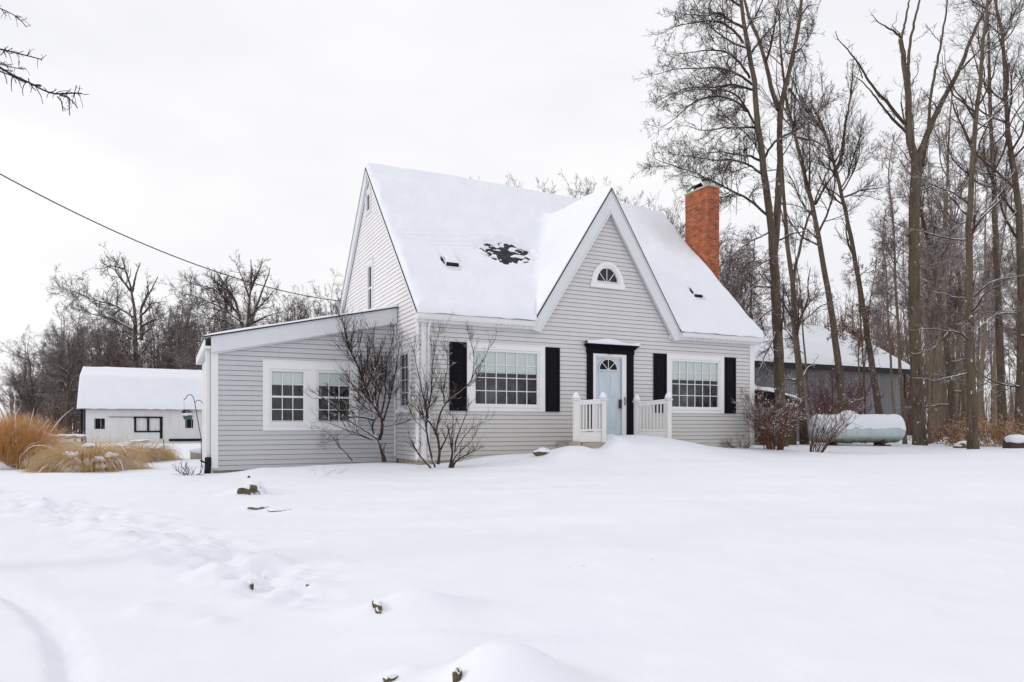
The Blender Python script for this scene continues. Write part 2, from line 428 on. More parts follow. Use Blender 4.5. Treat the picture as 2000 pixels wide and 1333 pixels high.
# main roof numbers
EY, EZ, RY, RZ = -.2, 4.22, 4.6, 9.2
SL = (RZ-EZ)/(RY-EY)
XL, XR = -.12, 10.95
GX, GZ, GS = 5.4, 7.95, 1.571
BY = 9.4
def gspan(z):
    if z < 4.18: return (.0, 10.75)
    h = (GZ-.1-z)/GS; return (GX-h, GX+h)
front_holes = [(1.42, 3.24, 2.02, 3.40), (7.56, 9.36, 2.02, 3.40), (4.97, 5.92, .5, 3.38), (5.05, 5.72, 5.40, 5.75)]
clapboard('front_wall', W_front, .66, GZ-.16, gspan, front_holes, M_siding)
side_holes = [(.74, 1.5, 2.0, 3.34), (4.2, 4.7, 4.95, 6.25), (4.42, 4.86, 7.9, 8.45)]
def sspan(z):
    if z < EZ: return (0, 9.2)
    y0 = EY+(z-EZ)/SL; return (max(0, y0+.03), 2*RY-y0-.03)
clapboard('gable_wall', W_side, .66, RZ-.15, sspan, side_holes, M_siding_lit)
AF = lambda x: 4.60+.222*x           # addition roof top line along X (x<=0)
def aspan(z):
    # siding below the fascia board
    x = (z+.43-4.60)/.222
    return (max(-4.49, x), 0)
add_holes = [(-3.14, -2.38, 1.60, 2.83), (-2.02, -1.24, 1.60, 2.83)]
clapboard('addition_wall', W_add, .45, 4.16, aspan, add_holes, M_siding_add, .1185)
mb = MB()
mb.face([(10.75, 0, 0), (10.75, 9.2, 0), (10.75, 9.2, 4.2), (10.75, 4.6, 9.0), (10.75, 0, 4.2)])
mb.face([(0, 9.2, 0), (10.75, 9.2, 0), (10.75, 9.2, 4.2), (0, 9.2, 4.2)])
mb.face([(-4.49, 6.4, 0), (0, 6.4, 0), (0, 6.4, 4.3), (-4.49, 6.4, 3.4)])
mb.build('rear_wall', M_siding, HOUSE)
# smooth panelled flank of the addition
mb = MB(); wbox(mb, W_addside, 1.84, 6.4, .3, 3.35, -.05, .0)
for k in range(9): wbox(mb, W_addside, 1.95+.48*k, 1.965+.48*k, .5, 3.3, .0, .006)
mb.build('addition_flank', M_white, HOUSE)
# foundation
mb = MB(); mb.box(.03, 10.72, .02, 9.1, -.2, .68); mb.box(-4.44, .02, 1.86, 6.3, -.2, .47)
mb.build('foundation', M_concrete, HOUSE)
# corner boards
mb = MB(); wbox(mb, W_side, -.02, .17, .7, 4.2, .0, .028); wbox(mb, W_front, .055, .19, .7, 4.14, .001, .03)
mb.build('corner_board', M_white, HOUSE, bevel=.004)
mb = MB(); wbox(mb, W_front, 10.58, 10.765, .75, 4.14, .001, .03); mb.build('corner_board', M_white, HOUSE, bevel=.004)
mb = MB(); wbox(mb, W_add, -4.49, -4.33, .5, 3.25, .001, .03); mb.build('corner_board', M_white, HOUSE, bevel=.004)
mb = MB(); wbox(mb, W_add, -.075, -.028, .7, 4.16, .001, .03); mb.build('corner_board', M_white, HOUSE, bevel=.004)

# ---- roof deck
def main_z(x, y): return np.where(y <= RY, EZ+SL*(y-EY), RZ-SL*(y-RY))
mb = MB(); T = .055
def slab(a, b, c, d, t=T, m=1, em=None):
    """shingled slab: top face material 0, edges dark"""
    a, b, c, d = [np.array(p, float) for p in (a, b, c, d)]
    dn = np.array([0, 0, -t])
    mb.face([a, b, c, d], 0); mb.face([d+dn, c+dn, b+dn, a+dn], 2)
    for i_, (p, q) in enumerate(((a, b), (b, c), (c, d), (d, a))): mb.face([p, p+dn, q+dn, q], em[i_] if em else m)
gf = (GZ-EZ)/GS
HY = .25; hz = EZ+SL*(HY-EY)
slab((XL, EY, EZ), (GX-gf+.02, EY, EZ), (GX-gf+.02, HY, hz), (XL, HY, hz), em=(2, 1, 0, 1))
slab((GX+gf-.02, EY, EZ), (XR, EY, EZ), (XR, HY, hz), (GX+gf-.02, HY, hz), em=(2, 1, 0, 1))
slab((XL, HY, hz), (XR, HY, hz), (XR, RY, RZ), (XL, RY, RZ))
slab((XL, RY, RZ), (XR, RY, RZ), (XR, BY, EZ), (XL, BY, EZ))
gy = RY-(RZ-GZ)/SL     # where the cross gable ridge meets the main roof
slab((GX-gf, -.21, EZ-.02), (GX, -.21, GZ), (GX, gy+.1, GZ), (GX-gf, .0, EZ-.02))
slab((GX, -.21, GZ), (GX+gf, -.21, EZ-.02), (GX+gf, .0, EZ-.02), (GX, gy+.1, GZ))
ROOF = mb.build('roof', [M_shingle, M_darkedge, M_white], HOUSE)
# ---- roof snow as a height field over both roofs
def smax(a, b, k=.16):
    h = np.clip(.5+.5*(a-b)/k, 0, 1); return b*(1-h)+a*h+k*h*(1-h)
xs = np.concatenate([np.arange(XL+.012, 3.3, .032), np.arange(3.3, 5.6, .016), np.arange(5.6, XR-.012+1e-6, .032), [XR-.012]]); ys = np.concatenate([[EY+.005, EY+.02, EY+.045], np.arange(EY+.07, 1.2, .032), np.arange(1.2, 3.3, .016), np.arange(3.3, RY+.5, .032), np.arange(RY+.6, BY, .3), [BY-.02]])
Xg, Yg = np.meshgrid(xs, ys, indexing='ij')
zm = main_z(Xg, Yg); zgab = GZ-GS*np.abs(Xg-GX)
zgab = np.where(Yg < gy+.6, zgab, -9)
top = np.maximum(zm, zgab); zs = smax(zm, zgab, .42)
zs = np.where(Yg < .3, np.maximum(zm, zgab), zs*sstep(.3, 1.0, Yg)+np.maximum(zm, zgab)*(1-sstep(.3, 1.0, Yg)))
zs = np.where(zgab < zm-1.2, zm, zs)
isg = (zgab > zm)
th = .155+.07*N1(Xg*.7, Yg*.9)+.04*N2(Xg*2.2, Yg*2.6)+.012*N3(Xg*9, Yg*9)
# sagging snow on the right part and by the ridge
th = th + .10*np.exp(-(((Xg-9.2)/1.3)**2+((Yg-3.9)/.8)**2)) - .16*np.exp(-(((Xg-10.3)/.7)**2+((Yg-3.3)/.9)**2)) - .12*np.exp(-(((Xg-8.4)/1.0)**2+((Yg-2.9)/.5)**2))
de = np.minimum.reduce([Xg-XL, XR-Xg, (Yg-EY)*1.3])
th = th*(.42+.58*np.clip(de/.10, 0, 1)**.6)*np.where(de < .2, 1+.9*N3(Xg*2.5, Yg*2.5)*(1-de/.2), 1)
th = np.where(isg & (Yg < .35), th*(.35+.65*np.clip((Yg+.2)/.5, 0, 1)), th)
def roof_pt(px, py):
    d = np.array([VV[0]+(px-CX)/F*RV[0], VV[1]+(px-CX)/F*RV[1], (YH-py)/F])
    t = (EZ+SL*(CAM[1]-EY)-EYE)/(d[2]-SL*d[1]); return CAM+t*d
pa = roof_pt(992, 500)
e = ((Xg-pa[0])/.80)**2+((Yg-pa[1]-.05*(Xg-pa[0]))/.42)**2
rough = 1.1*N3(Xg*5, Yg*9)+.9*N4(Xg*12, Yg*16)
mask = np.clip(1.55-e*1.05+.85*rough, 0, 1.25)*(1-sstep(1.3, 2.0, e))
strk = N4(Xg*5.5+Yg*1.5, Yg*15-Xg*1.2)+.6*N3(Xg*13, Yg*34)-.02
bare = -.03+.17*np.clip(strk, 0, .4)
mk = np.clip(mask*1.6, 0, 1); th = th*(1-mk)+bare*mk
pb = roof_pt(870, 478)
rip = np.exp(-(((Xg-pb[0])/1.1)**2+((Yg-pb[1])/.28)**2))
th = th - rip*(.06+.05*np.mod((Yg-.12*Xg)/.15+.5*N2(Xg*2, Yg), 1.))
VENTS = [roof_pt(880, 518), roof_pt(1358, 579)]
for k, p in enumerate(VENTS):
    w = (.17, .14)[k]; u = Xg-p[0]; v = Yg-p[1]
    front = sstep(w+.08, w, np.abs(u+.0))*sstep(-.34, -.20, v)*(1-sstep(-.15, -.125, v))
    th = th*(1-front)+.015*front
    on = (np.abs(u) < w+.02) & (v >= -.14) & (v < .3); th = np.where(on, np.maximum(th, .19), th)
    notch = np.exp(-(((u+w+.05)/.05)**2+((v-.02-.4*(-u-w-.05))/.13)**2)**2)
    if k == 0: notch = np.maximum(notch, .9*np.exp(-(((u-w-.05)/.04)**2+((v-.06)/.09)**2)**2))
    th = th*(1-notch)+.012*notch-.03*notch
Zs = zs+th*math.sqrt(1+SL*SL)*.8
# snow curling over the gutters
edge = ~(isg[:, 3])
Yg[:, 0] -= np.where(edge, .07+.07*N2(xs*1.7, xs*0+3.), 0); Yg[:, 1] -= np.where(edge, .04+.05*N2(xs*1.7, xs*0+3.), 0)
Zs[:, 0] = np.where(edge, EZ-.03+.03*N3(xs*4, xs*0), Zs[:, 0]); Zs[:, 1] = np.where(edge, np.maximum(Zs[:, 1], EZ+.03), Zs[:, 1])
n, m = Xg.shape
I = np.arange(n*m).reshape(n, m)
q = np.stack([I[:-1, :-1], I[1:, :-1], I[1:, 1:], I[:-1, 1:]], -1).reshape(-1, 4)
V = np.stack([Xg, Yg, Zs], -1).reshape(-1, 3)
bi = np.concatenate([I[:, 0], I[-1, 1:], I[-2::-1, -1], I[0, -2:0:-1]])
sk = V[bi].copy(); sk[:, 2] = np.minimum(top.reshape(-1)[bi]-.01, sk[:, 2]-.002)
j = len(V)+np.arange(len(bi)); q2 = np.stack([bi, j, np.roll(j, -1), np.roll(bi, -1)], -1)
link('snow', np_mesh('roof_snow', np.concatenate([V, sk]), np.concatenate([q, q2])), M_roofsnow, ROOF)
# ---- roof vents
for k, p in enumerate(VENTS):
    mb = MB(); w = (.17, .15)[k]; zc = p[2]
    def vp(u, v, h): return (p[0]+u, p[1]+v-.7*h, zc+SL*v+.7*h)
    mb.prism([vp(-w, -.10, -.02), vp(w, -.10, -.02), vp(w, .2, -.02), vp(-w, .2, -.02)], np.array(vp(0, 0, .12))-np.array(vp(0, 0, -.02)))
    mb.prism([vp(-w-.06, -.02, -.02), vp(w+.06, -.02, -.02), vp(w+.06, .2, -.02), vp(-w-.06, .2, -.02)], np.array(vp(0, 0, .06))-np.array(vp(0, 0, -.02)))
    vo = mb.build('roof_vent', M_dark, ROOF)
    # (two levels under the house already: snow cap merges with the roof snow)
# ---- white rake boards of the cross gable, sloped soffit edge
mb = MB()
for s in (-1, 1):
    def gp(t, off, o): # t along the rake 0 apex .. 1 foot, off = distance below the roof line
        return (GX+s*(t*gf), -o, GZ-.08-t*gf*GS-off)
    mb.prism([gp(0, 0, .035), gp(1.012, 0, .035), gp(1.012-.0, .13, .035), gp(.93, .47, .035), gp(0, .52, .035)], (0, -.13, 0))
mb.build('gable_trim', M_fascia, HOUSE)
# thin bead under the rake board
mb = MB()
for s in (-1, 1):
    mb.tube([(GX, -.178, GZ-.645), (GX+s*(.925*gf), -.178, GZ-.08-.925*gf*GS-.50)], .018, 6)
mb.build('gable_moulding', M_white, HOUSE)
# ---- rake frieze on the left gable (both slopes)
mb = MB()
for s in (-1, 1):
    y0 = RY; y1 = RY+s*(RY-EY-.05)
    pts = [(-.03, y0, RZ-.10), (-.03, y1, RZ-.10-SL*abs(y1-y0)), (-.03, y1, RZ-.10-SL*abs(y1-y0)-(.38 if s > 0 else .09)), (-.03, y0, RZ-.10-(.38 if s > 0 else .09))]
    mb.prism(pts, (-.075, 0, 0))
mb.build('rake_board', M_fascia, HOUSE)
# ---- gutters and eave fascia of the front
def gutter(x0, x1):
    mb = MB()
    mb.box(x0, x1, -.155, -.022, EZ-.24, EZ-.10)                 # boxed eave
    prof = [(-.30, .0), (-.29, -.06), (-.26, -.115), (-.158, -.115), (-.158, 0)]
    zt = EZ-.075
    mb.prism([(x0-.02, y, zt+z) for y, z in prof], (x1-x0+.04, 0, 0))
    mb.box(x0-.02, x1+.02, -.312, -.296, zt-.012, zt+.008)
    return mb.build('gutter', M_white, HOUSE, bevel=.004)
gutter(XL+.02, GX-gf-.02); gutter(GX+gf+.02, XR-.12)
mb = MB(); wbox(mb, W_front, .0, GX-gf+.3, 3.97, 4.10, .022, .04); mb.build('frieze_board', M_white, HOUSE); mb = MB(); wbox(mb, W_front, GX+gf-.3, 10.75, 3.97, 4.10, .022, .04)
mb.build('frieze_board', M_white, HOUSE)
# icicles on the right eave
mb = MB()
for k in range(46):
    x = rng.uniform(7.9, 9.6) if k < 36 else rng.uniform(2.0, 2.9); L = rng.uniform(.03, .10)
    mb.tube([(x, -.285, EZ-.185), (x, -.285, EZ-.185-L)], [.008, .001], 5)
mb.build('icicles', M_ice, HOUSE)['kind'] = 'stuff'
# downspouts
mb = MB(); mb.tube([(.23, -.2, 4.05), (.23, -.06, 3.85), (.23, -.05, .8)], .035, 8); mb.build('downspout', M_white, HOUSE, smooth=True)
mb = MB(); mb.box(-4.60, -4.50, 1.86, 1.95, .72, 3.25); mb.build('downspout', M_white, HOUSE, bevel=.01)
mb = MB(); mb.tube([(-4.55, 1.80, .76), (-4.55, 1.78, .6), (-4.58, 1.70, .3)], .075, 10); mb.tube([(-4.60, 1.72, .63), (-4.72, 1.69, .70)], .02, 6); mb.build('drain_pipe', M_dark, HOUSE, smooth=True)

# ---- addition roof
mb = MB()
slab((-4.64, 1.60, AF(-4.64)), (0, 1.60, AF(0)), (0, 6.6, AF(0)), (-4.64, 6.6, AF(-4.64)), .03)
AROOF = mb.build('addition_roof', [M_shingle, M_darkedge, M_white], HOUSE)
nx, ny = 90, 40
U, Vv = np.meshgrid(np.linspace(-4.66, -.03, nx), np.linspace(1.585, 6.6, ny), indexing='ij')
dd_ = np.minimum(np.minimum(U+4.66, Vv-1.585), .15)/.15
Zz = AF(U)+.012+.05*np.sqrt(np.clip(dd_, 0, 1))+.02*N2(U*2, Vv*3)+.03*sstep(-1.0, 0, U)
I = np.arange(nx*ny).reshape(nx, ny); q = np.stack([I[:-1, :-1], I[1:, :-1], I[1:, 1:], I[:-1, 1:]], -1).reshape(-1, 4)
V = np.stack([U, Vv, Zz], -1).reshape(-1, 3); bi = np.concatenate([I[:, 0], I[-1, 1:], I[-2::-1, -1], I[0, -2:0:-1]])
sk = V[bi].copy(); sk[:, 2] = AF(sk[:, 0])+.002; j = len(V)+np.arange(len(bi))
link('snow', np_mesh('addition_snow', np.concatenate([V, sk]), np.concatenate([q, np.stack([bi, j, np.roll(j, -1), np.roll(bi, -1)], -1)])), M_roofsnow, AROOF)
mb = MB()
mb.prism([(-4.49, 1.73, AF(-4.49)-.035), (-.03, 1.73, AF(0)-.035), (-.03, 1.73, AF(0)-.43), (-4.49, 1.73, AF(-4.49)-.40)], (0, -.07, 0))
mb.build('fascia', M_fascia, HOUSE)
mb = MB(); mb.prism([(-4.45, 1.775, AF(-4.49)-.385), (-.03, 1.775, AF(0)-.41), (-.03, 1.775, AF(0)-.45), (-4.45, 1.775, AF(-4.49)-.43)], (0, -.03, 0)); mb.build('frieze_board', M_white, HOUSE)
# boxed eave with vented soffit and gutter along the addition
mb = MB(); mb.box(-4.615, -4.495, 1.70, 6.6, 3.30, 3.36); mb.box(-4.645, -4.612, 1.70, 6.6, 3.30, 3.50)
for k in range(12): mb.box(-4.61, -4.52, 1.9+k*.38, 1.96+k*.38, 3.29, 3.299, 1)
mb.build('soffit', [M_white, M_fascia], HOUSE, bevel=.005)

# ---- windows
def window(W, u0, u1, z0, z1, sashes, trim_o=.045, mull=None, blind=.3, glazing='pane', side=False):
    """trim + for every sash (u0,u1,z0,z1,cols,rows,split) grille, pane, blind and dim room behind"""
    mb = MB(); g0 = min(s[0] for s in sashes)-.055; g1 = max(s[1] for s in sashes)+.055
    h0 = min(s[2] for s in sashes)-.055; h1 = max(s[3] for s in sashes)+.055
    wbox(mb, W, u0, g0, z0, z1, .0, trim_o); wbox(mb, W, g1, u1, z0, z1, .0, trim_o)
    wbox(mb, W, g0, g1, h1, z1, .0, trim_o-.003); wbox(mb, W, g0, g1, z0, h0, .0, trim_o-.003)
    if z1-h1 > .06: wbox(mb, W, u0-.012, u1+.012, z1-.002, z1+.022, .0, trim_o+.012)
    if h0-z0 > .06: wbox(mb, W, g0-.03, g1+.03, h0-.035, h0-.005, .03, trim_o+.02)
    for a, b in zip(sashes[:-1], sashes[1:]): wbox(mb, W, a[1]+.055, b[0]-.055, h0, h1, .0, trim_o-.006)
    win = mb.build('window', M_white, HOUSE, bevel=.004)
    fr = MB(); gr = MB(); pn = MB(); bl = MB(); rm = MB()
    for (a, b, c, d, nc, nr, split) in sashes:
        wbox(fr, W, a-.055, a, c-.055, d+.055, -.06, .022); wbox(fr, W, b, b+.055, c-.055, d+.055, -.06, .022)
        wbox(fr, W, a, b, c-.055, c, -.06, .020); wbox(fr, W, a, b, d, d+.055, -.06, .020)
        if split: wbox(fr, W, a, b, (c+d)/2-.024, (c+d)/2+.024, -.05, .010)
        t = .0095
        for k in range(1, nc): x = a+(b-a)*k/nc; wbox(gr, W, x-t, x+t, c, d, -.026, -.008)
        for k in range(1, nr):
            if split and 2*k == nr: continue
            z = c+(d-c)*k/nr; wbox(gr, W, a, b, z-t, z+t, -.027, -.009)
        pn.face([W.P(a, c, -.031), W.P(b, c, -.031), W.P(b, d, -.031), W.P(a, d, -.031)])
        if blind: wbox(bl, W, a+.004, b-.004, d-(d-c)*blind, d, -.065, -.045); wbox(bl, W, a+.004, b-.004, d-(d-c)*blind-.025, d-(d-c)*blind-.001, -.082, -.048)
        D = .75
        rm.face([W.P(a-.3, c-.3, -D), W.P(b+.3, c-.3, -D), W.P(b+.3, d+.3, -D), W.P(a-.3, d+.3, -D)])
        rm.face([W.P(a, c-.02, -.09), W.P(b, c-.02, -.09), W.P(b+.3, c-.3, -D), W.P(a-.3, c-.3, -D)])
        rm.face([W.P(a, d+.02, -.09), W.P(b, d+.02, -.09), W.P(b+.3, d+.3, -D), W.P(a-.3, d+.3, -D)])
        rm.face([W.P(a-.02, c, -.09), W.P(a-.02, d, -.09), W.P(a-.3, d+.3, -D), W.P(a-.3, c-.3, -D)])
        rm.face([W.P(b+.02, c, -.09), W.P(b+.02, d, -.09), W.P(b+.3, d+.3, -D), W.P(b+.3, c-.3, -D)])
    fr.build('sash', M_white, win, bevel=.004)
    if gr.v: gr.build('grille', M_white, win)
    pn.build('pane', M_screen if side else M_glass, win)
    if blind: bl.build('blind', M_blind, win)
    rm.build('room', M_room, win)
    return win
w1 = window(W_front, 1.23, 3.43, 1.865, 3.555, [(1.47, 3.21, 2.05, 3.365, 6, 4, False)], blind=.39)
w2 = window(W_front, 7.40, 9.54, 1.865, 3.555, [(7.60, 9.33, 2.05, 3.365, 6, 4, False)], blind=.39)
w3 = window(W_add, -3.34, -1.03, 1.385, 3.08, [(-3.13, -2.385, 1.59, 2.83, 3, 4, True), (-2.015, -1.245, 1.59, 2.83, 3, 4, True)], blind=.25)
w4 = window(W_side, .60, 1.64, 1.86, 3.5, [(.78, 1.46, 2.02, 3.30, 2, 4, False)], blind=0, side=True)
w5 = window(W_side, 4.1, 4.8, 4.82, 6.38, [(4.24, 4.66, 4.96, 6.22, 1, 2, True)], blind=0, side=True)
w6 = window(W_side, 4.34, 4.94, 7.82, 8.52, [(4.46, 4.82, 7.94, 8.40, 1, 1, False)], blind=0, side=True)
# snow on sills
for (W, a, b, z, o) in ((W_side, .62, 1.62, 1.83, .10), (W_front, 7.42, 7.62, 1.87, .06)):
    mb = MB(); n = 12
    for k in range(n):
        u = a+(b-a)*k/n; wbox(mb, W, u, u+(b-a)/n+.002, z, z+.05+(.09 if W is W_side else .0)*math.sin(math.pi*(k+.5)/n)+rng.uniform(0, .02), .02, o+rng.uniform(0, .015))
    mb.build('sill_snow', M_snow, HOUSE, smooth=False, bevel=.015)
# half-round window in the gable
mb = MB(); ac, az = 5.385, 5.30; R0, R1 = .535, .36
NS = 28
def arc(r, k, s=0): a = math.pi*k/NS; return (ac+r*math.cos(a), az+s+r*math.sin(a)*1.25)
for k in range(NS):
    p = [arc(R1+.03, k, .08), arc(R0, k, .0), arc(R0, k+1, .0), arc(R1+.03, k+1, .08)]
    mb.prism([(x, -.055, z) for x, z in p], (0, .055, 0))
wbox(mb, W_front, ac-R0-.02, ac+R0+.02, az-.05, az+.075, .0, .065)
win = mb.build('arched_window', M_white, HOUSE)
mb = MB()
for k in range(NS):
    p = [arc(R1-.015, k, .08), arc(R1+.03, k, .08), arc(R1+.03, k+1, .08), arc(R1-.015, k+1, .08)]
    mb.prism([(x, -.03, z) for x, z in p], (0, .07, 0))
mb.build('sash', M_white, win)
mb = MB()
for k in (7, 14, 21):
    a = math.pi*k/NS; x1 = ac+R1*math.cos(a); z1 = az+.08+R1*math.sin(a)*1.25
    mb.tube([(ac, .015, az+.08), (x1, .015, z1)], .011, 6)
mb.tube([(ac-.07, .012, az+.085), (ac, .012, az+.15), (ac+.07, .012, az+.085)], .012, 6)
mb.build('grille', M_white, win)
mb = MB(); mb.face([(x, .03, z) for x, z in [arc(R1+.01, k, .08) for k in range(NS+1)]]); mb.build('pane', M_glass, win)
mb = MB(); mb.box(ac-.5, ac+.5, .055, .6, az-.1, az+.75); mb.build('room', M_dark, win)
# shutters
for (a, b) in ((.772, 1.222), (3.445, 3.87), (6.93, 7.385), (9.555, 10.0)):
    mb = MB(); z0, z1 = 1.868, 3.548
    wbox(mb, W_front, a, b, z0, z1, .021, .036)
    wbox(mb, W_front, a, a+.055, z0, z1, .036, .052); wbox(mb, W_front, b-.055, b, z0, z1, .036, .052)
    for zz in (z0, (z0+z1)/2-.04, z1-.08): wbox(mb, W_front, a+.055, b-.055, zz, zz+.08, .036, .051)
    wbox(mb, W_front, a+.10, b-.10, z0+.12, (z0+z1)/2-.08, .036, .045); wbox(mb, W_front, a+.10, b-.10, (z0+z1)/2+.08, z1-.12, .036, .045)
    mb.build('shutter', M_black, HOUSE, bevel=.004)
# ---- door with its black surround
mb = MB()
wbox(mb, W_front, 4.72, 4.895, 1.0, 3.46, .0, .07); wbox(mb, W_front, 5.995, 6.225, 1.0, 3.46, .0, .07)
wbox(mb, W_front, 4.70, 6.245, 3.462, 3.60, .0, .075); wbox(mb, W_front, 4.68, 6.27, 3.60, 3.64, .0, .13); wbox(mb, W_front, 4.65, 6.30, 3.642, 3.675, .0, .17); wbox(mb, W_front, 4.62, 6.33, 3.677, 3.70, .0, .21)
mb.prism([(5.38, -.075, 3.45), (5.50, -.075, 3.45), (5.53, -.075, 3.63), (5.35, -.075, 3.63)], (0, -.05, 0))
sur = mb.build('door_surround', M_black, HOUSE, bevel=.005)
nx = 44; mb = MB(); Vs = []; 
us = np.linspace(4.62, 6.33, nx); hh = .075+.03*np.sin(us*5)+.04*np.interp(us, [4.6, 5.2, 5.6, 5.75, 6.3], [.6, 1.3, 1.2, .3, .2])+.01*rng.random(nx)
prof = [(.215, 0), (.235, .25), (.225, .7), (.17, 1.), (.08, 1.02), (.0, 1.)]
Vs = np.array([[(u, -o, 3.702+h*t) for (o, t) in prof] for u, h in zip(us, hh)])
I = np.arange(nx*len(prof)).reshape(nx, len(prof)); q = np.stack([I[:-1, :-1], I[1:, :-1], I[1:, 1:], I[:-1, 1:]], -1).reshape(-1, 4)
me = np_mesh('lintel_snow', Vs, q); link('snow', me, M_snow, sur)
mb = MB()
wbox(mb, W_front, 4.897, 4.995, 1.1, 3.458, .0, .05); wbox(mb, W_front, 5.85, 5.993, 1.1, 3.458, .0, .05); wbox(mb, W_front, 4.995, 5.85, 3.385, 3.458, .0, .048)
mb.build('door_frame', M_white, HOUSE, bevel=.004)
mb = MB()
wbox(mb, W_front, 4.995, 5.85, 1.1, 3.383, -.05, -.012)
for (a, b) in ((5.10, 5.385), (5.465, 5.75)):
    for (c, d) in ((1.42, 2.15), (2.27, 2.95)):
        wbox(mb, W_front, a, b, c, d, -.012, -.004); wbox(mb, W_front, a+.04, b-.04, c+.04, d-.04, -.004, .003)
door = mb.build('door', M_door, HOUSE, bevel=.006)
mb = MB(); pts = [(5.415+.30*math.cos(math.pi*k/20), -.008, 3.02+.30*math.sin(math.pi*k/20)) for k in range(21)]
mb.prism(pts, (0, -.004, 0)); mb.build('fanlight', M_dark, door)
mb = MB()
mb.tube([(p[0], -.016, p[2]) for p in pts], .014, 6); mb.tube([(5.105, -.016, 3.02), (5.725, -.016, 3.02)], .014, 6)
for k in (5, 10, 15): mb.tube([(5.415, -.018, 3.02), (5.415+.30*math.cos(math.pi*k/20), -.018, 3.02+.30*math.sin(math.pi*k/20))], .010, 6)
mb.build('fanlight_bars', M_white, door)
mb = MB(); mb.box(5.765, 5.835, -.045, -.012, 1.98, 2.22); mb.tube([(5.80, -.05, 2.03), (5.80, -.08, 2.03), (5.70, -.085, 2.03)], .016, 8); mb.build('handle', M_metal, door, bevel=.008)
mb = MB(); mb.tube([(5.915, -.052, 2.08), (5.915, -.095, 2.10), (5.915, -.095, 2.26), (5.915, -.052, 2.28)], .014, 8); mb.build('storm_door_pull', M_metal, HOUSE, smooth=True)

# ---- brick chimney on the right gable
cz = 9.60
mb = MB(); mb.box(10.965, 11.47, 2.27, 3.41, .0, cz)
CH = mb.build('chimney', M_brick, HOUSE)
mb = MB(); mb.box(10.945, 11.49, 2.25, 3.43, cz+.001, cz+.06); mb.build('chimney_cap', M_concrete, CH, bevel=.01)
def blob(mb, c, r, seed, sub=18, squash=1., noise=.2):
    nn = np.random.default_rng(seed); ph = nn.uniform(0, 6, 6); n0 = len(mb.v)
    nu, nv = sub, sub//2
    for a in range(nv+1):
        for b in range(nu):
            th_ = math.pi*a/nv; fi = 2*math.pi*b/nu
            d = np.array([math.sin(th_)*math.cos(fi), math.sin(th_)*math.sin(fi), math.cos(th_)])
            k = 1+noise*(math.sin(3*d[0]+ph[0])+math.sin(4*d[1]+ph[1])+math.sin(5*d[2]+ph[2]))/3+noise*.5*math.sin(9*d[0]+7*d[1]+ph[3])
            mb.v.append((c[0]+r[0]*d[0]*k, c[1]+r[1]*d[1]*k, c[2]+r[2]*d[2]*k))
    for a in range(nv):
        for b in range(nu):
            e = (b+1) % nu; mb.f.append((n0+a*nu+b, n0+(a+1)*nu+b, n0+(a+1)*nu+e, n0+a*nu+e)); mb.m.append(mb.cur)
mb = MB(); blob(mb, (11.22, 2.84, cz+.065), (.25, .56, .05), 3, noise=.1); mb.build('snow', M_snow, CH, smooth=True)
mb = MB(); mb.tube([(11.2, 2.62, cz+.05), (11.2, 2.62, cz+.3)], .08, 10); mb.build('flue_tile', M_concrete, CH, smooth=True)
mb = MB(); mb.prism([(10.98, 2.95, cz+.14), (11.2, 2.85, cz+.32), (11.2, 3.3, cz+.32), (10.98, 3.38, cz+.14)], (0, 0, .012)); mb.prism([(11.2, 2.85, cz+.32), (11.42, 2.95, cz+.14), (11.42, 3.38, cz+.14), (11.2, 3.3, cz+.32)], (0, 0, .012))
for yy in (2.98, 3.32):
    for xx in (11.0, 11.40): mb.box(xx-.01, xx+.01, yy-.01, yy+.01, cz+.05, cz+.16)
mb.build('flue_hood', M_dark, CH)
mb = MB(); blob(mb, (11.2, 2.62, cz+.35), (.16, .16, .06), 4, noise=.1); mb.build('flue_cowl', M_metal, CH, smooth=True)

